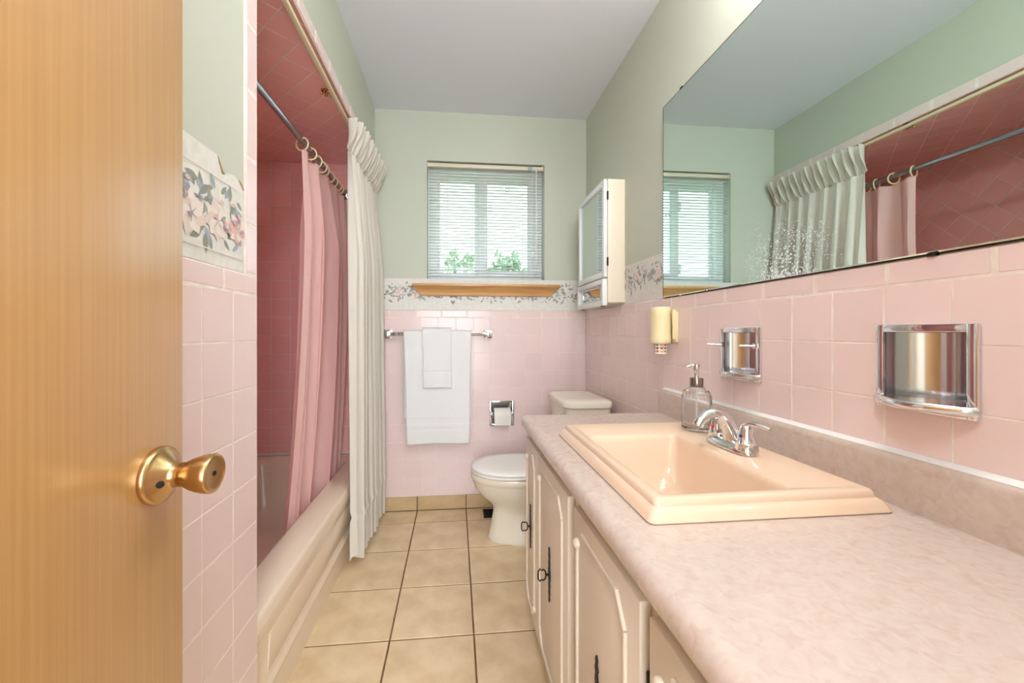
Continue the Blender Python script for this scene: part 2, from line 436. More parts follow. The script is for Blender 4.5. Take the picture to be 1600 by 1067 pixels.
lay(wall_back, grid_polys(-0.082, 0.1555, ZC, ZT-ZC, rect), on_back, 'tile', 0.0022, rect, bev=0.004, name='cap_tile')
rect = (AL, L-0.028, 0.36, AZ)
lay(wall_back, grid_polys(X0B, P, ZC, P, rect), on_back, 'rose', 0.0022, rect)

mb = MB()
cells(mb, (FRONT-0.1, B+0.1, -0.05, C+0.1), [SOAPH, CUPH], lambda a,b,c,d: mb.box(R+PB,R+0.08,a,b,c,d))
mb.box(R+0.08, R+0.1, FRONT-0.1, B+0.1, -0.05, C+0.1)
wall_right = tag(mb.build('wall_right', 'paint'), 'vanity wall, sage paint over pink tile and big mirror', 'wall', kind='structure')
g = MB(); cells(g, (FRONT, B, 0, ZT-0.004), [SOAPH, CUPH], lambda a,b,c,d: g.box(R+0.0008,R+PB+0.001,a,b,c,d)); g.build('grout_bed', 'grout', wall_right)
Y0R = 0.5932
rect = (FRONT, 1.535, 0.852, ZC)
lay(wall_right, grid_polys(Y0R, P, ZC, P, rect), on_right, 'tile', 0.0026, rect, [SOAPH, CUPH])
rect = (1.535, B, 0.0, ZC)
lay(wall_right, grid_polys(Y0R, P, ZC, P, rect), on_right, 'tile', 0.0026, rect)
rect = (FRONT, B, ZC, ZT)
lay(wall_right, grid_polys(0.541, 0.1555, ZC, ZT-ZC, rect), on_right, 'tile', 0.0026, rect, bev=0.004, name='cap_tile')

# tub-side wall: entry stretch, near end of the alcove and the header over the tub
mb = MB()
mb.box(L-0.12, L-PB, FRONT-0.1, A0, -0.05, C+0.1)
mb.box(AL-0.1, L-0.12, A0-0.12, A0, -0.05, C+0.1)
mb.box(L-0.12, L-PB, A0, B+0.05, AZ+PB, C+0.1)
wall_left = tag(mb.build('wall_left', 'paint'), 'sage wall at the tub side with tiled strip and header above the tub', 'wall', kind='structure')
g = MB(); g.box(L-PB-0.001, L-0.0008, FRONT, A0-0.002, 0, ZT-0.004); g.box(L-PB-0.001, L-0.0008, 0.98, A0-0.002, ZT-0.004, 2.11)
g.box(L-PB-0.001, L-0.0008, A0-0.002, B, AZ-0.008, 2.11)
g.box(L-0.12, L-0.006, A0, A0+0.004, 0.0, AZ);
g.build('grout_bed', 'grout', wall_left)
rect = (FRONT, A0, 0.0, ZC)
lay(wall_left, grid_polys(1.0322, P*1.0, ZC, P, (0.1, A0, 0, ZC)), on_left, 'tile', 0.0026, rect)
rect = (FRONT, A0, ZC, ZT)
lay(wall_left, grid_polys(0.8905, 0.1555, ZC, ZT-ZC, (0.1, A0, ZC, ZT)), on_left, 'tile', 0.0026, rect, bev=0.004, name='cap_tile')
rect = (0.978, A0, ZT, 2.062)
lay(wall_left, grid_polys(0.978, A0-0.978, 1.325, 0.1555, rect), on_left, 'tile', 0.0026, rect, bev=0.005, name='edge_tile')
rect = (0.978, B, 2.062, 2.114)
lay(wall_left, grid_polys(0.978, 0.1555, 2.062, 0.052, rect), on_left, 'tile', 0.0026, rect, bev=0.006, name='edge_tile', thick=0.007)
mb = MB(); mb.box(AL-0.1, AL-PB, A0-0.1, B+0.1, -0.05, C+0.1)
wall_alc = tag(mb.build('wall_alcove', 'paint'), 'long tub alcove wall set with diagonal pink tiles, seen in the mirror', 'wall', kind='structure')
MB().box(AL-PB-0.001, AL-0.0008, A0, B, 0, AZ).build('grout_bed', 'grout', wall_alc)
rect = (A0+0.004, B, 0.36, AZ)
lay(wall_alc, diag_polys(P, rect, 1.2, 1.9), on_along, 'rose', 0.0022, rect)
mb = MB(); mb.box(AL-0.1, L-0.12, A0-0.05, B+0.05, AZ+PB, AZ+0.06)
ceil_alc = tag(mb.build('ceiling_alcove', 'paint'), 'lowered tub alcove ceiling set with diagonal pink tiles', 'ceiling', kind='structure')
MB().box(AL, L-0.0065, A0, B, AZ+0.0008, AZ+PB+0.001).build('grout_bed', 'grout', ceil_alc)
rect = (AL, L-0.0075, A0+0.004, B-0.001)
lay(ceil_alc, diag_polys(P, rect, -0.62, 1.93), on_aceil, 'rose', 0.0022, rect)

tag(MB().box(AL-0.2, R+0.2, FRONT-2.0, B+0.2, C, C+0.1).build('ceiling', 'ceil'), 'plain white bathroom ceiling', 'ceiling', kind='structure')
floor = tag(MB().box(AL-0.2, R+0.2, FRONT-2.0, B+0.2, -0.08, -0.0022).build('floor', 'floor_grout'), 'beige square tile floor with brown grout', 'floor', kind='structure')
FP = 0.2944
rect = (L-0.06, R, FRONT-0.1, B-0.009)
VENT = (0.166, 0.262, 2.352, 2.458)
lay(floor, grid_polys(-0.2277, FP, 1.4517, FP, rect), on_floor, 'floor_tile', 0.006, rect, thick=0.006, bev=0.0014, wob=0.0008)
# base course on the window wall
bb = tag(MB().box(L-0.03, R, B-0.006, B+0.004, 0, 0.083).build('baseboard_back', 'floor_grout'), 'beige tile base course under the pink wall tiles', 'baseboard', kind='structure')
def on_base(u, v, w): return (u, B-0.009-w, v)
rect = (L-0.04, R, 0.003, 0.086)
lay(bb, grid_polys(-0.2277, FP, 0.0, 0.086, rect), on_base, 'base_tile_shade', 0.005, rect, thick=0.009, bev=0.0015)

FILL_WIN = (-0.9, 0.9, 0.10, 2.33)  # opening for the added glowing window that fills the room with light
# front wall with the doorway the camera looks through, and the hall behind it
mb = MB()
cells(mb, (L-0.12, R+0.1, -0.05, C+0.1), [(-0.42, 0.36, -0.06, 2.03)], lambda a,b,c,d: mb.box(a,b,FRONT-0.1,FRONT,c,d))
tag(mb.build('wall_front', 'paint'), 'wall behind the viewer with the doorway', 'wall', kind='structure')
mb = MB(); mb.box(-1.6,-1.5,FRONT-2.0,FRONT-0.1,-0.05,C+0.1); mb.box(1.5,1.6,FRONT-2.0,FRONT-0.1,-0.05,C+0.1); cells(mb, (-1.6,1.6,-0.05,C+0.1), [FILL_WIN], lambda a,b,c,d: mb.box(a,b,FRONT-2.1,FRONT-2.0,c,d))
mb.box(-1.6,-1.2,FRONT-0.1,FRONT,-0.05,C+0.1); mb.box(-1.2,L-0.12,FRONT-0.1,FRONT,-0.05,C+0.1); mb.box(R+0.1,1.6,FRONT-0.1,FRONT,-0.05,C+0.1)
mb.box(-1.6,AL-0.2,FRONT-2.0,FRONT,C,C+0.1); mb.box(R+0.2,1.6,FRONT-2.0,FRONT,C,C+0.1); mb.box(-1.6,AL-0.2,FRONT-2.0,FRONT,-0.08,0); mb.box(R+0.2,1.6,FRONT-2.0,FRONT,-0.08,0)
tag(mb.build('wall_hall', 'hall'), 'hall walls behind the viewer', 'wall', kind='structure')
mb = MB(); mb.box(-0.42,-0.40,FRONT-0.11,FRONT+0.01,0,2.03); mb.box(0.34,0.36,FRONT-0.11,FRONT+0.01,0,2.03); mb.box(-0.42,0.36,FRONT-0.11,FRONT+0.01,2.01,2.03)
tag(mb.build('trim_1', 'wood_door'), 'wooden jamb of the doorway behind the viewer', 'door frame', kind='structure')

hw = thing('added_fill_window', 'added glowing hall window giving fill light from behind the viewer', 'window', (0, FRONT-2.05, FILL_WIN[2]), kind='structure')
def hframe(mb, x0, x1, z0, z1, w_, y0, y1):
    mb.box(x0,x0+w_,y0,y1,z0,z1); mb.box(x1-w_,x1,y0,y1,z0,z1); mb.box(x0,x1,y0,y1,z1-w_,z1); mb.box(x0,x1,y0,y1,z0,z0+w_); return mb
hframe(MB(), FILL_WIN[0], FILL_WIN[1], FILL_WIN[2], FILL_WIN[3], 0.05, FRONT-2.08, FRONT-2.03).box(-0.02, 0.02, FRONT-2.08, FRONT-2.03, FILL_WIN[2], FILL_WIN[3]).build('frame', 'white', hw)
MB().box(FILL_WIN[0], FILL_WIN[1], FRONT-2.06, FRONT-2.056, FILL_WIN[2], FILL_WIN[3]).build('pane', 'hall_fill_pane', hw)

# ------------------------------------------------------------ wallpaper borders (printed flowers)
def blade(mb, fn, u, v, ln, wd, ang, w, n=5):
    pts = []
    for i in range(n+1): t = i/n; pts.append((t*ln, math.sin(PI*t**0.8)*wd))
    pts += [(x, -y) for x, y in pts[1:-1][::-1]]
    ca, sa = math.cos(ang), math.sin(ang)
    mb.add([fn(u+x*ca-y*sa, v+x*sa+y*ca, w) for x, y in pts], [tuple(range(len(pts)))])
PRINT = ['leaf_a','leaf_b','leaf_c','petal_a','petal_b','petal_c','petal_d']
def flower(mb, fn, u, v, r, c, w, rnd):
    n = rnd.choice((7,8,9)); a0 = rnd.random()*6
    for i in range(n):
        mb.cur = c if i % 2 else 5; blade(mb, fn, u, v, r*rnd.uniform(0.8,1.0), r*0.34, a0+2*PI*i/n, w+0.00002*i, 8)
    for i in range(5): mb.cur = 6; blade(mb, fn, u, v, r*0.36, r*0.022, a0+0.4+2*PI*i/5, w+0.0003)
def border(parent, fn, poly, w, flowers, u0, u1, seed, zlo, zhi, leafn, big=1.0, avoid=()):
    rnd = random.Random(seed)
    wp = MB().prism(poly, fn, w-0.0007, w).build('wallpaper_border', 'wallpaper', parent)
    top = max(p[1] for p in poly); bot = min(p[1] for p in poly)
    pr = MB()
    lv = [0.0]
    ok = lambda u, v: not any(a[0] < u < a[1] and a[2] < v < a[3] for a in avoid)
    for _ in range(leafn):
        u = rnd.uniform(u0, u1); v = min(max(rnd.gauss((zlo+zhi)/2, (zhi-zlo)*0.24), zlo+0.012*big), zhi-0.012*big)
        if not ok(u, v): continue
        pr.cur = rnd.choice((0,0,1,1,2)); a = rnd.uniform(0, 2*PI); ln = rnd.uniform(0.016, 0.034)*big
        ln = min(ln, 0.04)
        e = (u+ln*math.cos(a), v+ln*math.sin(a))
        if not (u0 < e[0] < u1 and bot+0.005 < e[1] < top-0.006): continue
        lv[0] += 3e-6; blade(pr, fn, u, v, ln, ln*0.2, a, w+0.0002+lv[0])
    for (u, v, r, c) in flowers: flower(pr, fn, u, v, r, c, w+0.0013, rnd); w += 0.0003
    # small buds along the vine
    for _ in range(leafn//4):
        u = rnd.uniform(u0+0.01, u1-0.01); v = rnd.uniform(zlo+0.012, zhi-0.012)
        if ok(u, v): pr.cur = rnd.choice((4,6,4)); blade(pr, fn, u, v, 0.013*big, 0.0035*big, rnd.uniform(0,6.28), w+0.0012+lv[0]); lv[0] += 3e-6
    # embossed edging lines
    for v in (zlo-0.014, zhi+0.012):
        if bot < v < top-0.004:
            pr.cur = 5; pr.add([fn(u0, v-0.0012, w+0.0003), fn(u1, v-0.0012, w+0.0003), fn(u1, v+0.0012, w+0.0003), fn(u0, v+0.0012, w+0.0003)], [(0,1,2,3)])
    pr.build('floral_print', PRINT, wp, recalc=False)
    return wp
W0 = -PB+0.0012
rnd = random.Random(3)
fl = [(-0.44+0.105*i+rnd.uniform(-0.02,0.02), 1.318+rnd.uniform(-0.016,0.018), rnd.uniform(0.022,0.034), rnd.choice((3,4,3))) for i in range(13)]
border(wall_back, on_back, [(L-0.004,ZT),(R,ZT),(R,1.402),(L-0.004,1.402)], W0, [f for f in fl if not (-0.19 < f[0] < 0.58 and f[1] > 1.30)], L, R-0.004, 11, 1.262, 1.378, 330,
       avoid=[(-0.175,0.56,1.355,1.5)])
fl = [(1.58+0.1*i, 1.318+rnd.uniform(-0.015,0.015), rnd.uniform(0.022,0.032), rnd.choice((3,4,3))) for i in range(10)]
border(wall_right, on_right, [(1.535,ZT),(B,ZT),(B,1.402),(1.535,1.394)], W0, fl, 1.54, B-0.004, 12, 1.262, 1.378, 240)
poly = [(0.30,ZT),(0.976,ZT),(0.976,1.415),(0.955,1.428),(0.925,1.424),(0.898,1.412),(0.893,1.409),(0.885,1.417),(0.871,1.420),(0.86,1.422),(0.30,1.424)]
poly = [(0.30,ZT),(0.976,ZT),(0.976,1.398),(0.962,1.412),(0.94,1.418),(0.915,1.414),(0.893,1.405),(0.882,1.420),(0.873,1.436),(0.30,1.432)]
fl = [(0.793,1.296,0.05,3),(0.874,1.302,0.048,3),(0.948,1.302,0.040,4),(0.72,1.32,0.04,4),(0.64,1.3,0.05,3),(0.56,1.31,0.05,3),(0.46,1.3,0.05,4),(0.37,1.3,0.05,3)]
wp = border(wall_left, on_left, poly, W0, fl, 0.31, 0.972, 15, 1.254, 1.378, 210, big=1.25)
tr = MB(); tr.tube([on_left(u,v,W0+0.0008) for u,v in ((0.876,1.434),(0.884,1.420),(0.892,1.407),(0.900,1.4065))], [0.0006,0.0018,0.0024,0.0008], n=6)
tr.tube([on_left(u,v,W0+0.0008) for u,v in ((0.956,1.415),(0.966,1.409),(0.975,1.399))], [0.0008,0.0024,0.0018], n=6); tr.build('torn_edge', 'torn', wp)

# ------------------------------------------------------------ window
WY = B+0.095
win = thing('window_1', 'white vinyl sliding window behind the blind', 'window', ((WIN[0]+WIN[1])/2, B, WIN[2]), kind='structure')
def frame(mb, x0, x1, z0, z1, wx, wz, y0, y1, r=0.004):
    mb.rbox(x0, x0+wx, y0, y1, z0, z1, r); mb.rbox(x1-wx, x1, y0, y1, z0, z1, r)
    mb.rbox(x0+wx-0.002, x1-wx+0.002, y0, y1, z1-wz, z1, r); mb.rbox(x0+wx-0.002, x1-wx+0.002, y0, y1, z0, z0+wz, r); return mb
mb = MB(); frame(mb, WIN[0]+0.001, WIN[1]-0.001, WIN[2]+0.001, WIN[3]-0.001, 0.055, 0.06, WY-0.02, B+0.155)
mb.rbox(0.145, 0.180, WY-0.01, B+0.15, WIN[2]+0.06, WIN[3]-0.06, 0.003)
mb.build('outer_frame', 'vinyl', win, 40)
mb = MB(); frame(mb, WIN[0]+0.055, 0.147, WIN[2]+0.058, WIN[3]-0.058, 0.022, 0.026, WY+0.02, WY+0.045); fs_ = mb.build('fixed_sash', 'vinyl', win, 40)
MB().box(WIN[0]+0.07, 0.14, WY+0.030, WY+0.034, WIN[2]+0.075, WIN[3]-0.075).build('pane', 'pane', fs_)
mb = MB(); frame(mb, 0.165, WIN[1]-0.055, WIN[2]+0.058, WIN[3]-0.058, 0.036, 0.040, WY-0.012, WY+0.015); sl = mb.build('sliding_sash', 'vinyl', win, 40)
MB().box(0.19, WIN[1]-0.08, WY, WY+0.004, WIN[2]+0.09, WIN[3]-0.09).build('pane', 'pane', sl)
mb = MB(); frame(mb, 0.200, WIN[1]-0.090, WIN[2]+0.097, WIN[3]-0.097, 0.003, 0.003, WY-0.014, WY-0.011, 0.0005); mb.build('glazing_gasket', 'leaf_b', sl)
for z in (1.50, 1.92):
    mb = MB(); mb.rbox(0.130, 0.148, WY-0.004, WY+0.022, z-0.035, z+0.035, 0.004); mb.tube([(0.135, WY-0.006, z-0.03),(0.128,WY-0.012,z),(0.132,WY-0.006,z+0.03)], 0.004, 8); mb.build('latch', 'vinyl', win, 40)
for x, z in ((0.222, 1.858), (0.333, 1.985)):
    mb = MB(); frame(mb, x-0.013, x+0.013, z-0.012, z+0.012, 0.003, 0.003, WY-0.02, WY-0.004, 0.001); mb.build('pull_tab', 'leaf_b', sl)
# timber sill and moulded apron
mb = MB(); mb.rbox(-0.255, 0.642, B-0.055, B+0.09, 1.352, 1.368, 0.003)
s_ = mb.build('window_sill', 'sill_wood', win, 40)
mb = MB()
prof = [(0.0, 1.298), (0.010, 1.300), (0.014, 1.318), (0.024, 1.334), (0.036, 1.344), (0.044, 1.352)]
rings = []
for d, z in prof:
    e = 0.046*(1-(z-1.298)/0.054)
    rings.append([(-0.250+e, B-0.0005, z), (0.637-e, B-0.0005, z), (0.637-e, B-0.002-d, z), (-0.250+e, B-0.002-d, z)])
mb.loft(rings).build('sill_moulding', 'sill_wood', s_)

# venetian blind
bl = thing('venetian_blind', 'white venetian blind with open slats hanging in the window recess', 'blind', (0.19, B+0.02, 2.09))
BY = B+0.028
MB().rbox(WIN[0]+0.006, WIN[1]-0.010, BY-0.014, BY+0.014, 2.090, 2.114, 0.004).build('headrail', 'rail', bl, 40)
for xa, xb in ((WIN[0]+0.001, WIN[0]+0.008), (WIN[1]-0.012, WIN[1]-0.004)): MB().rbox(xa, xb, BY-0.017, BY+0.017, 2.086, 2.118, 0.002).build('mounting_bracket', 'rail', bl)
MB().rbox(0.452, 0.482, BY-0.019, BY-0.012, 2.086, 2.108, 0.002).build('cord_lock', 'leaf_b', bl)
sm = MB(); xs0, xs1 = WIN[0]+0.010, WIN[1]-0.016
tilt = math.radians(-4)
def slat_pt(i, j):
    t = i*2-1; yy = t*0.0125; zz = 0.0022*(1-t*t)
    return (xs0+(xs1-xs0)*j, yy*math.cos(tilt)-zz*math.sin(tilt), yy*math.sin(tilt)+zz*math.cos(tilt))
sm.grid(slat_pt, 6, 1); slat_me = sm.mesh('slat', 'slat', 60, recalc=False)
NS = 37
for i in range(NS):
    o = bpy.data.objects.new('slat', slat_me); COL.objects.link(o); o.parent = bl
    o.location = Vector((0, BY, 2.072-i*0.0186))-world_loc(bl)
    o.rotation_euler = (random.uniform(-0.03,0.03), random.uniform(-0.0015,0.0015), 0)
MB().rbox(xs0, xs1, BY-0.013, BY+0.013, 1.374, 1.386, 0.003).build('bottom_rail', 'slat', bl, 40)
for x in (-0.045, 0.425):
    for dy in (-0.0135, 0.0135): MB().tube([(x, BY+dy, 2.09), (x, BY+dy, 1.385)], 0.0009, 6).build('ladder_cord', 'rail', bl)
MB().tube([(0.505, BY-0.020, 2.09), (0.506, BY-0.021, 1.50)], 0.0034, 6).build('tilt_wand', 'white', bl)
mb = MB(); mb.tube([(0.478, BY-0.020, 2.09), (0.480, BY-0.022, 1.575)], 0.0011, 6); mb.lathe([(0.002,0.03),(0.006,0.02),(0.007,0),(0.004,-0.008)], (0.480, BY-0.022, 1.552)); mb.build('lift_cord', 'white', bl, 40)

# ------------------------------------------------------------ door (open, beside the viewer) with its knob
DX = -0.385; DE = 0.621
door = thing('door_1', 'open varnished flush wooden door at the left with a brass knob', 'door', (DX-0.018, FRONT, 0), kind='structure')
MB().rbox(DX-0.036, DX, FRONT, DE, 0.012, 2.0, 0.002).build('door_leaf', 'wood_door', door, 40)
kz, ky = 0.892, DE-0.0505
mb = MB(); mb.lathe([(0.0365,0.0),(0.037,0.004),(0.0355,0.0075),(0.033,0.0085),(0.030,0.0105),(0.024,0.016),(0.0175,0.021),(0.0155,0.024),(0.0155,0.030)], (DX,ky,kz), (1,0,0), 40)
kn = mb.build('rosette', 'brass', door, 50)
mb = MB(); mb.lathe([(0.0045,0),(0.0045,0.0008),(0.003,0.0009)], (DX+0.0176, ky-0.0215, kz-0.005), (0.72,-0.68,-0.1), 14); mb.build('screw', 'black', kn)
mb = MB(); mb.lathe([(0.0125,0.028),(0.0135,0.031),(0.0165,0.036),(0.0205,0.044),(0.0235,0.053),(0.0252,0.062),(0.0256,0.068),(0.0245,0.0705),(0.0225,0.0715),(0.0215,0.0705),(0.019,0.0697)], (DX,ky,kz), (1,0,0), 40)
kb = mb.build('knob', 'brass', door, 50)
mb = MB(); mb.lathe([(0.0035,0.0698),(0.0030,0.0706),(0.0012,0.0707)], (DX,ky,kz), (1,0,0), 16); mb.build('lock_button', 'black', kb, 50)

# ------------------------------------------------------------ bathtub
tub = thing('bathtub', 'cream enamel bathtub in the tiled alcove behind the curtains', 'bathtub', (-0.86, 1.77, 0))
tx0, tx1, ty0, ty1, tz = AL+0.002, -0.490, A0+0.005, B-0.003, 0.362
cx, cy, hx, hy = (tx0+tx1)/2, (ty0+ty1)/2, (tx1-tx0)/2, (ty1-ty0)/2
def rr(hx_, hy_, r, z, ox=0, oy=0): return [(x, y, z) for x, y in rrect(cx+ox, cy+oy, hx_, hy_, r, 6)]
mb = MB()
mb.loft([rr(hx, hy, 0.003, tz-0.06), rr(hx, hy, 0.003, tz-0.014), rr(hx-0.003, hy-0.003, 0.004, tz-0.005), rr(hx-0.009, hy-0.009, 0.006, tz),
         rr(hx-0.085, hy-0.06, 0.10, tz-0.002, -0.022), rr(hx-0.10, hy-0.072, 0.11, tz-0.010, -0.022), rr(hx-0.112, hy-0.085, 0.12, tz-0.04, -0.022),
         rr(hx-0.135, hy-0.13, 0.13, 0.14, -0.02), rr(hx-0.165, hy-0.19, 0.12, 0.075, -0.02), rr(hx-0.21, hy-0.26, 0.10, 0.058, -0.02)], cap0=False)
mb.build('basin', 'tub', tub, 50)
def yl(u, v, w): return (u, w, v)
ap = [(-0.5,tz-0.02),(-0.4905,tz-0.025),(-0.4895,0.306),(-0.4915,0.299),(-0.498,0.294),(-0.5005,0.285),(-0.5075,0.135),(-0.505,0.128),(-0.500,0.121),(-0.4995,0.112),(-0.503,0.104),(-0.510,0.098),(-0.5125,0.0),(-0.53,0.0),(-0.53,tz-0.03)]
mb = MB(); mb.prism(ap, yl, ty0, ty1); apron = mb.build('apron', 'tub', tub, 45)
pn = [(-0.520,0.262),(-0.4985,0.262),(-0.4975,0.258),(-0.5028,0.160),(-0.505,0.156),(-0.520,0.156)]
MB().prism(pn, yl, ty0+0.12, ty1-0.12).build('apron_panel', 'tub', apron, 30)
cb = MB(); cb.box(tx0, -0.60, B-0.009, B-0.0005, tz-0.003, tz+0.007); cb.build('caulk_bead', 'caulk', tub)

# ------------------------------------------------------------ shower rod, hooks and pink curtain
RX, RZ, RR = -0.65, 1.893, 0.0125
rod = thing('shower_rod', 'grey steel shower curtain rod across the tub alcove', 'rod', (RX, 1.77, RZ))
MB().tube([(RX, A0+0.004, RZ), (RX, B-0.002, RZ)], RR, 20).build('tube', 'steel', rod, 50)
for y, a in ((A0+0.004, 1), (B-0.001, -1)):
    MB().lathe([(0.03,0),(0.03,0.004),(0.018,0.008),(0.018,0.02),(0.0135,0.022)], (RX, y, RZ), (0,a,0), 24).build('flange', 'chrome2', rod, 50)
hook_y = [1.812, 1.905, 1.992, 2.052, 2.10, 2.18, 2.25, 2.31, 2.365]
for i, y in enumerate(hook_y):
    mb = MB(); mb.ring((RX, y, RZ-0.013), (0.25*(-1)**i, 1, 0.0), 0.0275, 0.0035, 26, 8)
    h = mb.build('curtain_ring', 'cream', None, 60)
    tag(h, '%s cream plastic curtain ring on the steel rod, counting away from the viewer' % ('first second third fourth fifth sixth seventh eighth ninth'.split()[i]), 'curtain ring', 'curtain rings on the shower rod')
def pinkp(u, v):
    # u along the curtain, v 0 top .. 1 bottom
    y = 1.800+0.62*u
    z = RZ-0.040+0.004*math.sin(2*PI*u*8.5)-v*(RZ-0.040-0.10)
    k = min(1, v*5)
    ph = 2*PI*(u*4.3+0.02+0.05*math.sin(7*u))
    amp = 0.016+0.044*k*(0.75+0.25*math.sin(3+9*u))
    x = RX+amp*math.sin(ph)+0.008*math.sin(2.7*ph+v*2)*k
    y += 0.016*k*math.sin(2*ph+0.6)
    pull = (1-u)**1.3
    y -= 0.17*pull*v**1.25                      # lower near corner swings towards the viewer
    y -= 0.10*u*v**1.2
    x += 0.024*v*(1-v)*2 - 0.03*v**2
    return (x, y, z)
pc = MB().grid(pinkp, 220, 44).build('shower_curtain', 'pink_vinyl', None, 180, recalc=False)
tag(pc, 'pink vinyl shower curtain bunched on the rod and tucked into the tub', 'curtain')

# ------------------------------------------------------------ ivory drape outside the tub and its track
tr = thing('drapery_track', 'thin ivory drapery track under the tub header', 'curtain track', (-0.5, 1.77, 2.05))
MB().rbox(-0.506, -0.490, A0+0.006, B-0.004, 2.046, 2.0605, 0.002).build('rail', 'track', tr, 40)
mb = MB()
mb.rbox(-0.545, -0.500, 1.722, 1.740, 2.0615, AZ-0.0005, 0.002)
for dx, dy in ((-0.515,-0.012),(-0.53,0.012),(-0.544,-0.004),(-0.524,0.0)): mb.lathe([(0.006,0),(0.0075,0.004),(0.004,0.009)], (dx, 1.731+dy, 2.052), (0,0,1), 10)
mb.build('bracket', 'brass', tr, 40)
def drape(u, v):
    # v<0.075: the gathered heading, then the hanging folds, then the hem
    top = 2.050; bot = 0.045
    y0, y1 = 1.895, 2.475
    z = top-v*(top-bot)
    hd = 0.075
    nf = 7.0
    ph = 2*PI*(u*nf+0.06*math.sin(11*u)+0.1)
    if v < hd:
        t = v/hd
        flare = 0.044*math.cos(t*PI*0.5)+0.008
        x = -0.484+0.018*u+flare*(0.75+0.45*math.sin(ph*2.0+0.3*math.sin(5*u)))+0.008*math.sin(ph*5.0+t*5)
        y = y0+(y1-y0)*u+0.008*math.sin(ph*2+1.2+2*t)
        x -= 0.014*(1-min(1,u*7))
    else:
        t = (v-hd)/(1-hd); k = min(1, t*4)
        amp = 0.013+0.024*k
        x = -0.4865+0.8*amp*(1+math.sin(ph+2.2))+0.004*math.sin(ph*2.3+3*t)+0.006*t+0.020*u*t
        y = y0+(y1-y0)*u+0.012*k*math.sin(ph*2+0.8)
        y -= 0.06*t*u**2
        if z < 0.26: x += 0.006*math.sin(ph*3)*min(1,(0.26-z)*9); amp
        if 0.235 < z < 0.262: x += 0.007
        z += (0.016*math.sin(ph*2+0.7) if v < 0.001 else 0)+(0.012*math.sin(ph+1)+0.006*math.sin(2.3*ph))*(1 if v > 0.999 else 0)
    x = max(x, -0.4868)
    return (x, min(y, B-0.016), z)
dr = thing('drape', 'floor-length ivory drape with a gathered heading outside the tub', 'curtain', (-0.45, 2.19, 0.035))
def dpart(a, b, nv, name):
    o = MB().grid(lambda u, v: drape(u, a+(b-a)*v), 300, nv).build(name, 'drape', dr, 180, recalc=False); return o
dpart(0, 0.075, 12, 'heading'); dpart(0.075, 0.905, 60, 'panel'); dpart(0.905, 1.0, 10, 'hem')

# ------------------------------------------------------------ towel bar and towels
TBY, TBZ = B-0.058, 1.066
tb = thing('towel_bar', 'chrome towel bar with square posts on the pink tiles', 'towel bar', (-0.10, B, TBZ))
MB().rbox(-0.392, 0.194, TBY-0.005, TBY+0.005, TBZ-0.011, TBZ+0.011, 0.0015).build('bar', 'chrome', tb, 40)
for x in (-0.398, 0.200):
    mb = MB(); mb.rbox(x-0.026, x+0.026, B-0.010, B-0.0005, TBZ-0.026, TBZ+0.026, 0.003); mb.rbox(x-0.020, x+0.020, B-0.018, B-0.009, TBZ-0.020, TBZ+0.020, 0.003)
    mb.rbox(x-0.014, x+0.014, B-0.074, B-0.016, TBZ-0.017, TBZ+0.017, 0.004); mb.build('post', 'chrome', tb, 40)
def towel_fn(x0, x1, zb, zback, off, taper, seed, bands):
    r = 0.0135+off
    Lf = TBZ+0.004-zb; La = PI*r; Lb = TBZ-zback; T = Lf+La+Lb
    def f(u, v):
        s = v*T
        wv = noise.noise(Vector((u*3.1, seed, 0.0)))
        if s < Lf:
            z = zb+s; y = TBY-r; k = 1-s/Lf
        elif s < Lf+La:
            a = (s-Lf)/r; z = TBZ+0.004+r*math.sin(a); y = TBY-r*math.cos(a); k = 0
        else:
            z = TBZ+0.004-(s-Lf-La); y = TBY+r; k = 0
        xm = (x0+x1)/2+0.004*k; hw = (x1-x0)/2*(1-taper*k)
        x = xm+(u*2-1)*hw + 0.004*k*math.sin(6*k+u*3)
        if s < Lf:
            y -= 0.007*k*(0.5+0.5*math.sin(u*9+seed))+0.016*k*abs(u-0.5)*noise.noise(Vector((u*2, z*3, seed)))+0.0016*wv
            z += 0.010*(1-s/Lf)**2*((u-0.15)*(0.8-u)*2.0) if s < 0.12 else 0
            for b0, b1 in bands:
                if b0 < z < b1: y += 0.0025
        return (x, y, z)
    return f
def towel(name, label, x0, x1, zb, zback, off, taper, seed, bands, th):
    t = MB().grid(towel_fn(x0, x1, zb, zback, off, taper, seed, bands), 40, 150).build(name, 'towel', None, 60, recalc=False)
    solidify(t, th, 0)
    return tag(t, label, 'towel')
towel('bath_towel', 'long white terry bath towel hanging over the chrome bar', -0.302, 0.097, 0.418, 0.56, 0.0, 0.10, 1.0, [(0.545,0.552),(0.562,0.569),(0.505,0.510)], 0.009)
towel('hand_towel', 'small white hand towel hung over the bath towel on the bar', -0.190, -0.022, 0.752, 0.80, 0.0165, 0.05, 5.0, [(0.845,0.849),(0.915,0.918)], 0.011)

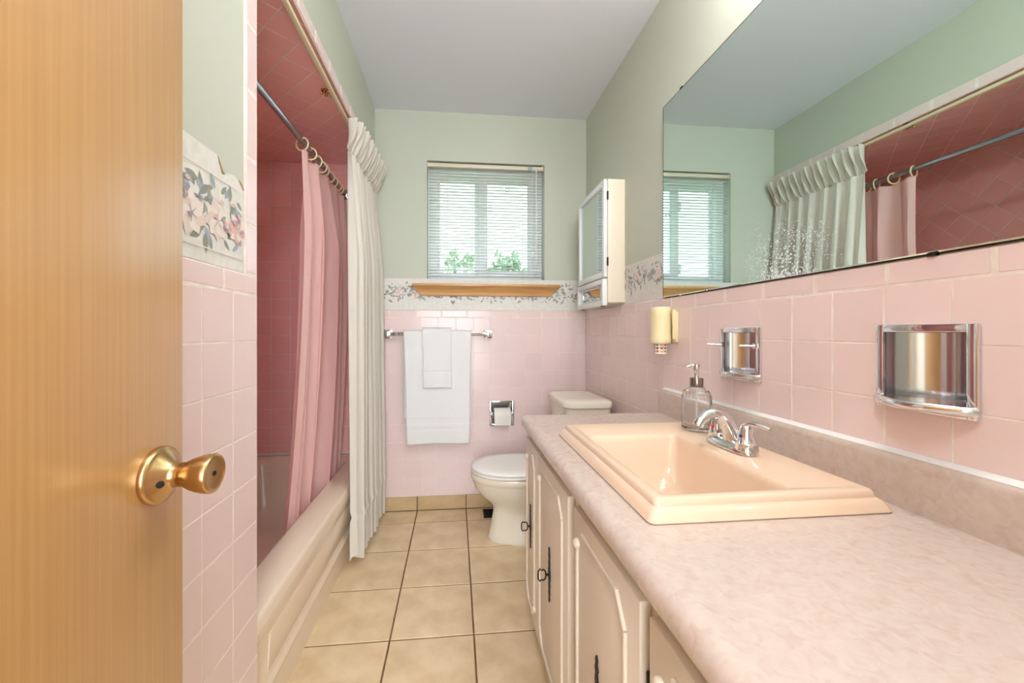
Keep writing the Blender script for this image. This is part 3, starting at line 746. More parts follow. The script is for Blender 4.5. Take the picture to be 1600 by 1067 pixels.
# ------------------------------------------------------------ toilet paper holder and roll
tp = thing('toilet_paper_holder', 'recessed chrome toilet paper holder in the pink tiles', 'paper holder', (0.287, B, 0.578))
mb = MB(); frame(mb, 0.211, 0.363, 0.501, 0.655, 0.013, 0.013, B-0.008, B-0.0005, 0.003); mb.build('frame', 'chrome2', tp, 40)
mb = MB(); x0, x1, z0, z1 = TPH; q = 0.0015
mb.box(x0+0.0003,x0+q,B-0.006,B+0.06,z0,z1); mb.box(x1-q,x1-0.0003,B-0.006,B+0.06,z0,z1); mb.box(x0,x1,B-0.006,B+0.06,z0+0.0003,z0+q); mb.box(x0,x1,B-0.006,B+0.06,z1-q,z1-0.0003); mb.box(x0,x1,B+0.06,B+0.062,z0,z1)
mb.build('recess', 'chrome2', tp)
for x, a in ((0.226, 1), (0.348, -1)):
    mb = MB(); mb.rbox(x-0.004, x+0.004, B-0.026, B-0.004, 0.562, 0.588, 0.003); mb.lathe([(0.009,-0.009),(0.010,-0.005),(0.009,0.0),(0.007,0.008)], (x, B-0.012, 0.575), (a,0,0), 16); mb.build('arm', 'chrome', tp, 40)
rl = thing('toilet_paper_roll', 'white toilet paper roll in the recessed chrome holder', 'toilet paper', (0.287, B-0.006, 0.513))
rc = (0.2375, B-0.006, 0.564); mb = MB(); rp = [(0.020,0),(0.0465,0),(0.0475,0.002),(0.0475,0.098),(0.0465,0.1),(0.020,0.1),(0.020,0)]
mb.lathe(rp, rc, (1,0,0), 40, False, False); mb.build('paper', 'paper', rl, 40)
MB().grid(lambda u, v: (0.2385+0.098*u, B-0.006-0.0480+0.003*v, 0.564-0.052*v), 1, 4).build('loose_sheet', 'paper', rl)

# ------------------------------------------------------------ toilet
TCY = 2.13
wc = thing('toilet', 'bone coloured toilet with closed lid beside the vanity', 'toilet', (0.42, TCY, 0))
def egg(x0, x1, hy, z, e=2.3, n=44, cy=TCY):
    # rounder towards the front (-X)
    pts = []; xm = x0+(x1-x0)*0.52
    for k in range(n):
        t = 2*PI*k/n; c, s = math.cos(t), math.sin(t)
        ee = 2.05 if c < 0 else e+0.9
        X = (x1-xm) if c > 0 else (xm-x0)
        pts.append((xm+X*math.copysign(abs(c)**(2/ee), c), cy+hy*math.copysign(abs(s)**(2/ee), s), z))
    return pts
bowl = [egg(0.172,0.64,0.108,0.0,3.0), egg(0.170,0.64,0.110,0.012,3.0), egg(0.178,0.63,0.104,0.03,3.0), egg(0.190,0.62,0.098,0.09,2.9), egg(0.200,0.61,0.096,0.145,2.8),
        egg(0.196,0.60,0.104,0.175,2.6), egg(0.165,0.60,0.124,0.205), egg(0.128,0.60,0.146,0.238), egg(0.104,0.60,0.163,0.272), egg(0.092,0.60,0.173,0.305),
        egg(0.088,0.60,0.176,0.318), egg(0.084,0.60,0.180,0.322), egg(0.082,0.60,0.182,0.345), egg(0.086,0.60,0.179,0.352), egg(0.12,0.57,0.15,0.354)]
MB().loft(bowl).build('bowl', 'toilet', wc, 50)
MB().loft([egg(0.088,0.515,0.176,0.3555), egg(0.082,0.520,0.181,0.358), egg(0.082,0.520,0.181,0.366), egg(0.088,0.515,0.177,0.3685)]).build('seat', 'seat', wc, 40)
MB().loft([egg(0.088,0.515,0.177,0.3705), egg(0.083,0.520,0.181,0.373), egg(0.083,0.520,0.181,0.380), egg(0.092,0.510,0.172,0.3875), egg(0.14,0.47,0.13,0.3915), egg(0.22,0.40,0.06,0.3925)]).build('lid', 'seat', wc, 60)
for y in (TCY-0.075, TCY+0.075): MB().rbox(0.508, 0.535, y-0.02, y+0.02, 0.354, 0.388, 0.006).build('hinge', 'seat', wc, 40)
def trr(x0, x1, hy, r, z, bulge=0.0):
    pts = []
    for x, y in rrect((x0+x1)/2, TCY, (x1-x0)/2, hy, r, 7):
        t = (x1-x)/(x1-x0); pts.append((x-bulge*t*(1-((y-TCY)/hy)**2), y, z))
    return pts
MB().loft([trr(0.57,0.765,0.165,0.03,0.352,0.01), trr(0.560,0.772,0.178,0.035,0.37,0.015), trr(0.555,0.775,0.185,0.035,0.55,0.018), trr(0.552,0.777,0.187,0.035,0.703,0.018)]).build('tank', 'toilet', wc, 50)
MB().loft([trr(0.548,0.779,0.192,0.045,0.699,0.022), trr(0.540,0.784,0.200,0.05,0.705,0.024), trr(0.540,0.784,0.200,0.05,0.724,0.024), trr(0.545,0.780,0.196,0.05,0.733,0.024), trr(0.562,0.768,0.18,0.05,0.739,0.02), trr(0.60,0.74,0.14,0.045,0.741,0.015)]).build('tank_lid', 'toilet', wc, 50)
mb = MB(); mb.lathe([(0.012,0),(0.012,0.006),(0.006,0.01)], (0.545, TCY-0.13, 0.66), (-1,0,0), 14); mb.tube([(0.536,TCY-0.13,0.66),(0.533,TCY-0.10,0.657),(0.533,TCY-0.07,0.652)], [0.005,0.005,0.004], 8); mb.build('flush_lever', 'chrome', wc, 40)

# floor register
fv = thing('floor_register', 'small dark floor register by the wall next to the toilet', 'floor vent', (0.214, 2.405, 0))
def ring_xy(mb, x0, x1, y0, y1, w_, z0, z1):
    mb.box(x0,x0+w_,y0,y1,z0,z1); mb.box(x1-w_,x1,y0,y1,z0,z1); mb.box(x0+w_,x1-w_,y0,y0+w_,z0,z1); mb.box(x0+w_,x1-w_,y1-w_,y1,z0,z1); return mb
ring_xy(MB(), VENT[0], VENT[1], VENT[2], VENT[3], 0.008, 0.0002, 0.006).build('frame', 'iron', fv)
MB().box(VENT[0]+0.006, VENT[1]-0.006, VENT[2]+0.006, VENT[3]-0.006, 0.0002, 0.0012).build('well', 'black', fv)
for i in range(5):
    y = VENT[2]+0.022+i*0.0155
    o = MB().box(VENT[0]+0.008, VENT[1]-0.008, y, y+0.003, 0.0012, 0.0045).build('louver', 'black', fv)

# ------------------------------------------------------------ vanity cabinet
VE, VX = 1.512, 0.283
van = thing('vanity_cabinet', 'long cream painted vanity cabinet with panelled doors', 'cabinet', (0.55, 0.7, 0))
mb = MB(); mb.box(VX+0.016, R-0.003, VE-0.018, VE-0.001, 0.085, 0.721); mb.box(VX+0.016, R-0.003, FRONT+0.003, FRONT+0.02, 0.085, 0.721); mb.box(R-0.012, R-0.003, FRONT+0.02, VE-0.018, 0.085, 0.721); mb.box(VX+0.016, R-0.012, FRONT+0.02, VE-0.018, 0.085, 0.103)
mb.box(VX+0.06, R-0.003, FRONT+0.003, VE-0.01, 0.0, 0.085)
for y in (VE, 1.285, 0.914, 0.548, 0.178): pass
mb.build('carcass', 'vanity_in', van)
mb = MB(); mb.box(VX, VX+0.016, FRONT+0.003, VE, 0.690, 0.7215); mb.box(VX, VX+0.016, FRONT+0.003, VE, 0.085, 0.105)
for a, b in ((1.49,VE),(1.262,1.30),(0.882,0.946),(0.525,0.57),(0.16,0.2),(FRONT+0.003,FRONT+0.03)): mb.box(VX, VX+0.016, a, b, 0.105, 0.690)
mb.build('face_frame', 'vanity_in', van)
def on_door(u, v, w): return (VX-0.019-w, u, v)
def vdoor(y0, y1, hinge):
    z0, z1 = 0.088, 0.690
    d = MB().rbox(VX-0.019, VX-0.0004, y0, y1, z0, z1, 0.003).build('door', 'vanity', van, 40)
    a, b = y0+0.046, y1-0.034; lo, hi = z0+0.035, 0.657; cdx = 0.034; cdz = 0.043
    # raised bead: plain corners chamfered, the two others notched round a button
    def bead(pts):
        m_ = MB(); m_.tube([on_door(u,v,0.0015) for u,v in pts], 0.0045, 8, up=(-1,0,0)); return m_.build('bead', 'vanity', d, 60)
    n = 0.032
    bead([(b-n,hi),(a+cdx,hi)]); bead([(a+cdx,hi),(a,hi-cdz)]); bead([(a,hi-cdz),(a,lo+n+0.006)])
    bead([(a+n,lo),(b-cdx,lo)]); bead([(b-cdx,lo),(b,lo+cdz)]); bead([(b,lo+cdz),(b,hi-n-0.012)])
    for u, v in ((b+0.001,hi-0.034),(a-0.001,lo+0.034)):
        m_ = MB(); m_.lathe([(0.011,-0.001),(0.011,0.004),(0.009,0.008),(0.005,0.0105),(0.001,0.011)], on_door(u,v,0), (-1,0,0), 18); m_.build('button', 'vanity', d, 60)
    # wrought pull: spear-ended plate and an open key-bow grip
    yc, zc = (y0+y1)/2+0.01, 0.398
    pl = [(0,0.078),(0.004,0.070),(0.0025,0.062),(0.006,0.052),(0.003,0.045),(0.0055,0.030),(0.004,0.022),(0.008,0.010),(0.009,0),(0.008,-0.010),(0.004,-0.022),(0.0055,-0.030),(0.003,-0.045),(0.006,-0.052),(0.0025,-0.062),(0.004,-0.070),(0,-0.078)]
    poly = [(yc+u*1.35, zc+v) for u, v in pl]+[(yc-u*1.35, zc+v) for u, v in pl[1:-1][::-1]]
    h = MB().prism(poly, on_door, 0.0002, 0.0032).build('pull', 'iron', d)
    m_ = MB(); m_.tube([on_door(yc,zc,0.003), on_door(yc,zc,0.013)], 0.0035, 8)
    lp = [(0.012,0.000),(0.014,0.009),(0.020,0.0135),(0.025,0.011),(0.031,0.0145),(0.036,0.010),(0.037,0.0),(0.036,-0.010),(0.031,-0.0145),(0.025,-0.011),(0.020,-0.0135),(0.014,-0.009),(0.012,0.0)]
    m_.tube([on_door(yc+0.0, zc+v*1.15, w_*0.9) for w_, v in lp], 0.0022, 8, up=(0,1,0)); m_.build('key_bow', 'iron', h, 60)
    if hinge:
        for zz in (0.56, 0.20):
            m_ = MB(); yy = hinge
            m_.box(VX-0.004, VX+0.002, yy-0.010, yy+0.010, zz-0.030, zz+0.030); m_.lathe([(0.004,-0.033),(0.004,0.033)], (VX-0.008, yy+0.004, zz), (0,0,1), 10); m_.build('hinge', 'iron', d, 40)
    return d
vdoor(1.288, 1.505, None); vdoor(0.938, 1.282, None); vdoor(0.562, 0.889, 0.550); vdoor(0.200, 0.533, None); vdoor(FRONT+0.02, 0.165, None)

# countertop with rolled front edge, cut out for the basin
ct = thing('countertop', 'pale pink marbled laminate countertop with rolled front edge', 'countertop', (0.53, 0.7, 0.722))
nose = [(0.312,TZ),(0.296,TZ+0.0012),(0.282,TZ+0.0035),(0.270,TZ+0.0035),(0.260,TZ),(0.252,TZ-0.007),(0.248,TZ-0.017),(0.248,TZ-0.027),(0.252,TZ-0.036),(0.258,0.7222),(0.285,0.7222)]
back_ = R-0.0215
SX0, SX1, SY0, SY1 = 0.345, 0.735, 0.66, 1.205
mb = MB(); full = [(back_,TZ)]+nose+[(back_,0.7222)]
CE = 1.531
mb.prism(full, yl, FRONT+0.003, SY0)
endr = []
for k, (dy, dx) in enumerate(((0,0),(CE-0.012-SY1,0),(CE-0.004-SY1,0.004),(CE-SY1,0.012))):
    endr.append([(max(x, 0.248+dx) if x < 0.31 else x, SY1+dy, z-(0.004 if k == 3 and z > TZ-0.002 else 0)) for x, z in full])
mb.loft(endr)
mb.prism([(SX0,TZ)]+nose+[(SX0,0.7222)], yl, SY0, SY1); mb.prism([(back_,TZ),(SX1,TZ),(SX1,0.7222),(back_,0.7222)], yl, SY0, SY1)
mb.build('slab', 'counter', ct, 50)
sp = [(R-0.0005,0.7222),(R-0.0005,0.853),(R-0.006,0.8555),(R-0.014,0.855),(R-0.0195,0.850),(R-0.0215,0.842),(R-0.0215,0.7222)]
mb = MB(); r_ = []
for y, dz in ((FRONT+0.003,0),(CE-0.022,0),(CE-0.010,0.003),(CE-0.003,0.010),(CE,0.022)): r_.append([(x, y, z-dz if z > 0.8 else z) for x, z in sp])
mb.loft(r_); bs = mb.build('backsplash', 'counter', ct, 50)
MB().prism([(R-0.0145,0.8552),(R-0.0004,0.8552),(R-0.0004,0.8615),(R-0.006,0.8585)], yl, FRONT+0.003, CE-0.012).build('caulk_bead', 'caulk', ct)

# drop-in basin
sk = thing('bathroom_sink', 'peach porcelain drop-in sink with stepped rectangular rim', 'sink', (0.54, 0.93, TZ))
ox0, ox1, oy0, oy1 = 0.316, 0.764, 0.634, 1.232
def sr(ix, iy, r, z, jx=None, jy=None):
    a0, a1 = ox0+ix, ox1-(ix if jx is None else jx); b0, b1 = oy0+iy, oy1-(iy if jy is None else jy)
    return [(x, y, TZ+z) for x, y in rrect((a0+a1)/2, (b0+b1)/2, (a1-a0)/2, (b1-b0)/2, r, 7)]
H_ = 0.036
mb = MB()
rings = [sr(0.001,0.001,0.012,0.0008), sr(0.0,0.0,0.013,0.003), sr(0.005,0.005,0.013,0.013), sr(0.009,0.009,0.012,0.0185), sr(0.014,0.014,0.011,0.0215), sr(0.0165,0.0165,0.010,0.0225),
         sr(0.0170,0.0170,0.010,0.0265), sr(0.0185,0.0185,0.010,0.032), sr(0.0215,0.0215,0.010,0.0352), sr(0.026,0.026,0.010,H_),
         sr(0.036,0.036,0.010,H_-0.001)]
# inner opening, ledge at the back for the tap
def so(ix, iy, r, z, jx, jy): return sr(ix, iy, r, z, jx, jy)
rings += [so(0.041,0.042,0.014,H_-0.003,0.150,0.150), so(0.045,0.046,0.016,H_-0.008,0.156,0.156), so(0.048,0.050,0.02,H_-0.02,0.160,0.162),
          so(0.058,0.062,0.03,-0.04,0.172,0.180), so(0.075,0.085,0.045,-0.085,0.185,0.205), so(0.11,0.13,0.05,-0.108,0.21,0.25), so(0.16,0.22,0.03,-0.114,0.25,0.33)]
mb.loft(rings, cap0=False); mb.build('basin', 'sink', sk, 45)
mb = MB(); mb.lathe([(0.022,0),(0.022,0.002),(0.016,0.003),(0.014,0.001)], (0.50, 0.86, TZ-0.114), (0,0,1), 24); mb.build('drain', 'chrome', sk, 40)

# tap
FZ = TZ+H_-0.0005
fx, fy = 0.668, 0.932
tap = thing('faucet', 'chrome centre-set faucet with two lever handles on the sink ledge', 'faucet', (fx, fy, FZ))
mb = MB(); rings = []
for z, g_ in ((0,0.0),(0.004,0.0),(0.010,-0.003),(0.016,-0.010),(0.019,-0.02)):
    rings.append([(x, y, FZ+z) for x, y in sup(fx, fy, 0.027+g_*0.8, 0.079+g_, 2.6, 40)])
mb.loft(rings); mb.build('base_plate', 'chrome', tap, 60)
mb = MB()
pth = [(fx+0.010,fy,FZ+0.008),(fx+0.006,fy,FZ+0.025),(fx-0.002,fy,FZ+0.045),(fx-0.012,fy,FZ+0.064),(fx-0.026,fy,FZ+0.078),(fx-0.043,fy,FZ+0.083),(fx-0.060,fy,FZ+0.078),(fx-0.074,fy,FZ+0.067),(fx-0.083,fy,FZ+0.054)]
mb.tube(pth, [0.026,0.0215,0.0180,0.0165,0.0155,0.0150,0.0142,0.0135,0.0125], 20, up=(0,1,0))
mb.build('spout', 'chrome', tap, 60)
mb = MB(); mb.lathe([(0.009,-0.004),(0.009,0.001)], pth[-1], (-0.5,0,-0.85), 16); mb.build('aerator', 'chrome2', tap, 40)
def handle(hy, sgn):
    m_ = MB(); m_.lathe([(0.0255,0.0),(0.0250,0.012),(0.0225,0.022),(0.0228,0.0235),(0.0200,0.026),(0.0165,0.042),(0.0140,0.056),(0.0120,0.063),(0.006,0.067)], (fx+0.004, hy, FZ), (0,0,1), 28)
    h = m_.build('handle', 'chrome', tap, 45)
    m_ = MB(); m_.tube([(fx+0.002,hy+sgn*-0.012,FZ+0.046),(fx+0.004,hy-sgn*0.002,FZ+0.064),(fx+0.008,hy+sgn*0.016,FZ+0.071),(fx+0.014,hy+sgn*0.034,FZ+0.070),(fx+0.020,hy+sgn*0.053,FZ+0.066+(0.012 if sgn > 0 else 0))], [0.010,0.012,0.0105,0.0095,0.006], 14, flat=0.62, up=(0,0,1))
    m_.build('lever', 'chrome', h, 60)
    m_ = MB(); m_.lathe([(0.0035,-0.001),(0.0035,0.001)], (fx+0.004-0.0175, hy-0.004, FZ+0.041), (-1,-0.25,0.25), 12); m_.build('colour_dot', 'blue' if sgn < 0 else 'red', h)
handle(fy-0.052, -1); handle(fy+0.052, 1)
mb = MB(); mb.tube([(fx+0.024,fy-0.012,FZ+0.01),(fx+0.024,fy-0.012,FZ+0.034)], 0.0028, 8); mb.lathe([(0.003,0),(0.0068,0.004),(0.0072,0.009),(0.004,0.013),(0.001,0.014)], (fx+0.024,fy-0.012,FZ+0.032), (0,0,1), 16); mb.build('drain_pull', 'chrome', tap, 50)

# soap pump bottle
bx, by, bz = 0.690, 1.105, TZ+H_-0.0005
sb = thing('soap_bottle', 'textured clear glass soap bottle with chrome pump beside the faucet', 'soap bottle', (bx, by, bz))
def diamond(r, h, n, rows, z0):
    rings = []
    for j in range(rows+1):
        ring = []
        for k in range(n):
            a = 2*PI*k/n; rr_ = r+(0.0013 if (j+k) % 2 else -0.0009); ring.append((bx+rr_*math.cos(a), by+rr_*math.sin(a), z0+h*j/rows))
        rings.append(ring)
    return rings
nB = 44
def circ(r, z): return [(bx+r*math.cos(2*PI*k/nB), by+r*math.sin(2*PI*k/nB), z) for k in range(nB)]
out_ = [circ(0.030,bz), circ(0.0365,bz+0.002), circ(0.0385,bz+0.007)]+diamond(0.0385,0.082,nB,22,bz+0.014)+[circ(0.0380,bz+0.101), circ(0.0355,bz+0.109), circ(0.030,bz+0.116), circ(0.022,bz+0.121), circ(0.0145,bz+0.124), circ(0.0140,bz+0.131)]
inn = [circ(0.0115,bz+0.131), circ(0.0120,bz+0.122), circ(0.020,bz+0.117), circ(0.030,bz+0.110), circ(0.0345,bz+0.100), circ(0.0355,bz+0.090), circ(0.0355,bz+0.012), circ(0.030,bz+0.007)]
MB().loft(out_+inn).build('bottle', 'bottle', sb, 8)
mb = MB(); mb.lathe([(0.0175,0.1235),(0.0180,0.125),(0.0180,0.147),(0.0170,0.149)], (bx,by,bz), (0,0,1), 28); mb.build('collar', 'nickel', sb, 40)
mb = MB(); mb.lathe([(0.0065,0.149),(0.0060,0.165),(0.0075,0.168),(0.0085,0.182),(0.0085,0.188),(0.006,0.190)], (bx,by,bz), (0,0,1), 20)
mb.tube([(bx,by,bz+0.183),(bx-0.018,by+0.004,bz+0.183),(bx-0.026,by+0.006,bz+0.180)], [0.0055,0.004,0.003], 10); mb.build('pump', 'chrome', sb, 40)
MB().tube([(bx,by,bz+0.122),(bx,by,bz+0.014)], 0.002, 8).build('dip_tube', 'white', sb)

# ------------------------------------------------------------ recessed chrome dishes on the vanity wall
def dish(name, label, cat, hole, outer, arms):
    y0, y1, z0, z1 = hole; Y0, Y1, Z0, Z1 = outer
    t = thing(name, label, cat, (R, (Y0+Y1)/2, Z0))
    m_ = MB(); fw = 0.015
    for a, b, c, d in ((Y0,Y0+fw,Z0,Z1),(Y1-fw,Y1,Z0,Z1),(Y0+fw-0.002,Y1-fw+0.002,Z1-fw,Z1),(Y0+fw-0.002,Y1-fw+0.002,Z0,Z0+0.018)): m_.rbox(R-0.009, R-0.0005, a, b, c, d, 0.003)
    m_.build('frame', 'chrome', t, 40)
    # concave shell
    yc, hw, dep = (y0+y1)/2, (y1-y0)/2-0.0005, 0.056
    m_ = MB(); m_.grid(lambda u, v: (R-0.008+0.006+dep*math.sin(PI*min(max(u,0),1))**0.7*0.98 if 0 < u < 1 else R-0.008, yc-hw+2*hw*u, z0+0.0005+(z1-z0-0.001)*v), 40, 1)
    s_ = m_.build('shell', 'chrome2', t, 60, recalc=False)
    for zz in (z0+0.0006, z1-0.0006):
        pts = [(R-0.008+0.006+dep*math.sin(PI*i/40)**0.7*0.98 if 0 < i < 40 else R-0.008, yc-hw+2*hw*i/40, zz) for i in range(41)]
        MB().add(pts, [tuple(range(41))]).build('shell_end', 'chrome2', s_)
    # bowed tray
    pts = [(R-0.006, Y1-0.002)]+[(R-0.010-0.030*math.sin(PI*(i+1)/22), Y1-0.002-(Y1-Y0-0.004)*(i+1)/22) for i in range(21)]+[(R-0.006, Y0+0.002)]
    m_ = MB(); zf = z0-0.004
    m_.prism(pts, lambda u, v, w_: (u, v, w_), zf-0.004, zf+0.003)
    rim = [(x, y, zf+0.004) for x, y in pts]
    m_.tube(rim, 0.0068, 10, flat=1.2, up=(0,0,1)); m_.build('tray', 'chrome', t, 50)
    if arms:
        for yy in (Y1-0.010, Y0+0.012):
            m_ = MB(); zz = Z0+0.100
            m_.rbox(R-0.016, R-0.006, yy-0.008, yy+0.008, zz-0.008, zz+0.008, 0.003); m_.tube([(R-0.012,yy,zz),(R-0.028,yy+0.012,zz),(R-0.046,yy+0.018,zz+0.001)], [0.006,0.0055,0.003], 12, flat=0.7, up=(0,0,1)); m_.build('holder_arm', 'chrome', t, 40)
    return t
dish('soap_dish', 'wide recessed chrome soap dish with bowed tray, nearest the viewer', 'soap dish', SOAPH, (0.555,0.710,0.937,1.092), False)
dish('toothbrush_holder', 'recessed chrome tumbler and toothbrush holder above the faucet', 'toothbrush holder', CUPH, (1.011,1.174,0.940,1.091), True)

# ------------------------------------------------------------ paper cup dispenser
cd = thing('cup_dispenser', 'cream plastic paper cup dispenser stuck on the pink tiles', 'cup dispenser', (R-0.04, 1.455, 1.03))
dc = (R-0.048, 1.462)
MB().rbox(R-0.012, R-0.0006, 1.420, 1.502, 1.040, 1.155, 0.004).build('back_plate', 'cream', cd, 40)
mb = MB(); pf = [(0.036,1.036),(0.0375,1.040),(0.0375,1.058),(0.036,1.061),(0.0365,1.10),(0.0355,1.14),(0.0345,1.168),(0.0325,1.171)]
mb.lathe([(r, z) for r, z in pf], (dc[0],dc[1],0), (0,0,1), 36); mb.build('tube', 'cream', cd, 40)
for s in (-1, 1): MB().rbox(R-0.024, R-0.010, dc[1]+s*0.0395-0.003, dc[1]+s*0.0395+0.003, 1.052, 1.160, 0.002).build('side_clip', 'cream', cd, 40)
cp = thing('paper_cup', 'white paper cup printed with small coloured hearts in the dispenser', 'paper cup', (dc[0], dc[1], 0.996))
def cr(z): return 0.0205+(z-0.996)/0.042*0.003
mb = MB(); mb.lathe([(cr(0.996)-0.002,0.999),(cr(0.996)-0.001,0.996),(cr(0.996),0.9965),(cr(1.0385),1.0385),(cr(1.0385)-0.001,1.0385)], (dc[0],dc[1],0), (0,0,1), 40, True, True); mb.build('cup', 'cup', cp, 40)
def wrap(a, z, e=0.0004): r = cr(z)+e; return (dc[0]+r*math.cos(a), dc[1]+r*math.sin(a), z)
def heart(mb, a, z, s):
    pts = []
    for i in range(22):
        t = 2*PI*i/22; x = 16*math.sin(t)**3/17; y = (13*math.cos(t)-5*math.cos(2*t)-2*math.cos(3*t)-math.cos(4*t))/17
        pts.append(wrap(a+x*s/0.0215, z+y*s))
    c0 = wrap(a, z, 0.0005); mb.add([c0]+pts, [(0,i+1,(i+1)%22+1) for i in range(22)])
hc = ['red','pinkp','green','teal','orange','navy','lime']
rows = [['red','pinkp','green'],['teal','red','navy'],['orange','lime','red']]
base_a = math.atan2(-dc[1], -dc[0])
pr = MB()
for j in range(3):
    z = 1.0295-j*0.0118
    for q in range(-4, 5):
        a = base_a+0.66*q+0.10
        pr.cur = hc.index(rows[j][(1-q) % 3]); heart(pr, a, z, 0.0056)
        if (1-q) % 3 == 0:
            pr.cur = hc.index('navy' if j == 1 else 'red'); a2 = a-0.36
            for (da0,da1,dz0,dz1) in ((-0.030,0.030,-0.0048,0.0048),(-0.065,0.065,0.0038,0.0048),(-0.065,0.065,-0.0048,-0.0038)):
                pr.add([wrap(a2+da0,z+dz0),wrap(a2+da1,z+dz0),wrap(a2+da1,z+dz1),wrap(a2+da0,z+dz1)], [(0,1,2,3)])
pr.build('heart_print', hc, cp, recalc=False)

# ------------------------------------------------------------ medicine cabinet
mc = thing('medicine_cabinet', 'cream medicine cabinet with mirrored door on the wall by the window', 'medicine cabinet', (R, 2.11, 1.205))
cy0, cy1, cx0 = 1.908, 2.322, 0.737
MB().rbox(cx0, R+PB-0.0005, cy0, cy1, 1.222, 1.822, 0.003).build('body', 'cabinet', mc, 40)
def cframe(mb, y0, y1, z0, z1, w_, x0, x1, r=0.005):
    mb.rbox(x0,x1,y0,y0+w_,z0,z1,r); mb.rbox(x0,x1,y1-w_,y1,z0,z1,r); mb.rbox(x0,x1,y0+w_-0.003,y1-w_+0.003,z1-w_,z1,r); mb.rbox(x0,x1,y0+w_-0.003,y1-w_+0.003,z0,z0+w_,r); return mb
dd = cframe(MB(), cy0+0.002, cy1, 1.345, 1.822, 0.030, cx0-0.020, cx0-0.001).build('door', 'white', mc, 40)
MB().rbox(cx0-0.010, cx0-0.005, cy0+0.028, cy1-0.026, 1.372, 1.795, 0.001).build('door_mirror', 'mirror2', dd)
for z in (1.42, 1.74):
    MB().lathe([(0.004,-0.02),(0.004,0.02)], (cx0-0.002, cy0-0.003, z), (0,0,1), 10).build('hinge', 'iron', dd, 40)
lo = cframe(MB(), cy0+0.002, cy1+0.002, 1.206, 1.338, 0.026, cx0-0.026, cx0-0.001).build('lower_door', 'white', mc, 40)
mb = MB(); pts = rrect((cy0+cy1)/2, 1.272, 0.181, 0.0405, 0.012, 5)
mb.prism(pts, lambda u, v, w_: (cx0-w_, u, v), 0.006, 0.010); mb.build('lower_mirror', 'mirror2', lo)
mb = MB(); mb.tube([(cx0-0.012,u,v) for u, v in rrect((cy0+cy1)/2, 1.272, 0.140, 0.032, 0.02, 5)]+[(cx0-0.012,(cy0+cy1)/2+0.140,1.272+0.012)], 0.003, 8, up=(1,0,0)); mb.build('inner_rim', 'chrome', lo, 60)
for y in (cy0+0.03, cy1-0.08): MB().rbox(cx0-0.02, cx0-0.006, y, y+0.014, 1.202, 1.2075, 0.001).build('catch', 'iron', lo)

# ------------------------------------------------------------ wall mirror
wm = thing('wall_mirror', 'large frameless wall mirror above the vanity, speckled at its lower edge', 'mirror', (R, 1.0, 1.214))
mb = MB(); mz0, mz1, my0, my1 = 1.2135, 1.962, 0.30, 1.530
xf = R-0.0035
bev = 0.010
mb.loft([[(R+PB-0.0005,y,z) for y,z in ((my0,mz0),(my1,mz0),(my1,mz1),(my0,mz1))], [(xf+0.0015,y,z) for y,z in ((my0,mz0),(my1,mz0),(my1,mz1),(my0,mz1))],
         [(xf,y,z) for y,z in ((my0+bev,mz0+bev*0.3),(my1-bev*0.4,mz0+bev*0.3),(my1-bev*0.4,mz1-bev*0.3),(my0+bev,mz1-bev*0.3))]])
mb.build('glass', 'mirror', wm)
mb = MB(); mb.box(xf+0.001, R+PB-0.0005, my0, my1, mz0-0.0014, mz0-0.0001); mb.box(xf+0.001, R+PB-0.0005, my0, my1, mz1+0.0001, mz1+0.0012); mb.box(xf+0.001, R+PB-0.0005, my1+0.0001, my1+0.0012, mz0, mz1)
mb.build('dark_edge', 'iron', wm)
for y, z, mt in ((1.405,mz0,'chrome'),(1.40,mz1,'iron'),(0.62,mz0,'iron'),(0.60,mz1,'iron')):
    s = 1 if z > 1.5 else -1
    m_ = MB(); m_.rbox(xf-0.002, xf+0.006, y-0.007, y+0.007, z+s*0.002-0.003, z+s*0.002+0.003, 0.001); m_.build('clip', mt, wm)

# ------------------------------------------------------------ lamps
vl = thing('vanity_light', 'chrome wall light bar with opal globes above the mirror, out of view', 'lamp', (R, 0.80, 2.2))
MB().rbox(R-0.03, R+PB-0.0005, 0.38, 1.02, 2.15, 2.25, 0.004).build('light_bar', 'chrome', vl, 40)
for y in (0.46, 0.70, 0.94):
    m_ = MB(); m_.lathe([(0.025,0.0),(0.025,0.025),(0.018,0.03)], (R-0.03, y, 2.2), (-1,0,0), 18); h = m_.build('socket', 'chrome', vl, 40)
    m_ = MB(); m_.lathe([(0.045*math.sin(PI*i/12)+0.0005, -0.045*math.cos(PI*i/12)) for i in range(13)], (R-0.100, y, 2.2), (0,0,1), 20); m_.build('globe', 'lampglass', h, 60)
cl = thing('added_ceiling_fill', 'added opal dome fill light above the viewer, out of view', 'lamp', (-0.05, 0.12, C))  # added unseen lamp, throws light into the tub alcove
MB().lathe([(0.13,0),(0.13,-0.02),(0.12,-0.022)], (-0.05,0.12,C-0.0005), (0,0,1), 28).build('base', 'chrome2', cl, 40)
m_ = MB(); m_.lathe([(0.118,-0.022),(0.112,-0.045),(0.09,-0.07),(0.05,-0.088),(0.005,-0.094)], (-0.05,0.12,C), (0,0,1), 28); m_.build('dome', 'ceil_fill_glass', cl, 60)
hl = thing('added_hall_fill', 'added opal dome fill light in the hall behind the viewer', 'lamp', (0.0, -0.9, C))  # added unseen lamp, fill light through the doorway
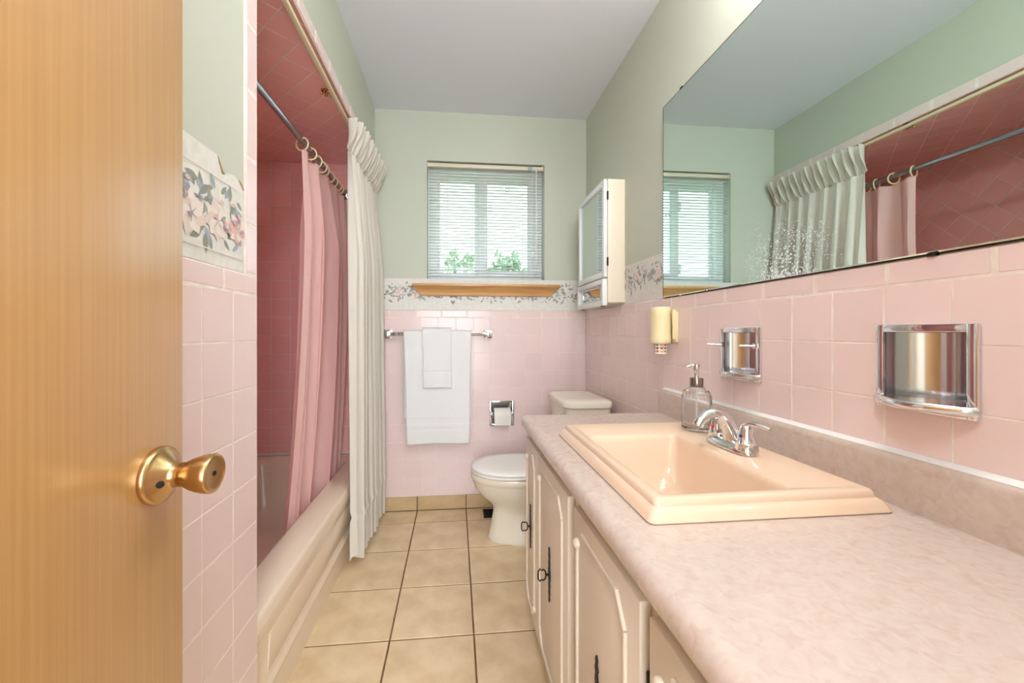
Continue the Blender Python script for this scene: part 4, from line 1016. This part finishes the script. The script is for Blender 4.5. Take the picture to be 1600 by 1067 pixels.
MB().lathe([(0.13,0),(0.13,-0.02),(0.12,-0.022)], (0.0,-0.9,C-0.0005), (0,0,1), 28).build('base', 'chrome2', hl, 40)
m_ = MB(); m_.lathe([(0.118,-0.022),(0.112,-0.045),(0.09,-0.07),(0.05,-0.088),(0.005,-0.094)], (0.0,-0.9,C), (0,0,1), 28); m_.build('dome', 'hall_fill_glass', hl, 60)

# ------------------------------------------------------------ garden outside
tag(MB().box(-12, 12, B+0.3, 25, -0.6, -0.5).build('lawn', 'lawn'), 'green lawn outside the window', 'lawn', kind='structure')
def shrub(x, y, h, r, label, seed):
    rnd = random.Random(seed)
    t = thing('garden_shrub', label, 'shrub', (x, y, -0.5), 'shrubs outside the window')
    m_ = MB()
    for _ in range(2600):
        u, v, t_ = rnd.uniform(-1,1), rnd.uniform(-1,1), rnd.uniform(0.2,1)
        c = Vector((x+u*r, y+v*r*0.6, -0.5+h*t_*(1-0.10*(u*u+v*v)-0.03*math.sin(7*u+seed))))
        a = Vector((rnd.gauss(0,1), rnd.gauss(0,1), rnd.gauss(0,1))).normalized(); b = a.orthogonal().normalized(); s = rnd.uniform(0.05, 0.1)
        m_.add([c-a*s, c+b*s*0.4, c+a*s, c-b*s*0.4], [(0,1,2,3)])
    m_.build('foliage', 'foliage', t, recalc=False)
    MB().tube([(x,y,-0.5),(x+0.05,y,-0.5+h*0.3),(x,y,-0.5+h*0.6)], [0.08,0.06,0.03], 8).build('trunk', 'bark', t)
shrub(0.10, 8.0, 3.15, 0.42, 'hazy green shrub seen through the left window pane', 1)
shrub(1.05, 8.1, 3.2, 0.42, 'hazy green shrub seen through the right window pane', 2)

# daylight guide at the window opening
pl = bpy.data.lights.new('window_portal', 'AREA'); pl.shape = 'RECTANGLE'; pl.size = WIN[1]-WIN[0]; pl.size_y = WIN[3]-WIN[2]
pl.cycles.is_portal = True
po = bpy.data.objects.new('window_portal', pl); COL.objects.link(po); po.location = ((WIN[0]+WIN[1])/2, B+0.20, (WIN[2]+WIN[3])/2); po.rotation_euler = (-PI/2, 0, 0)
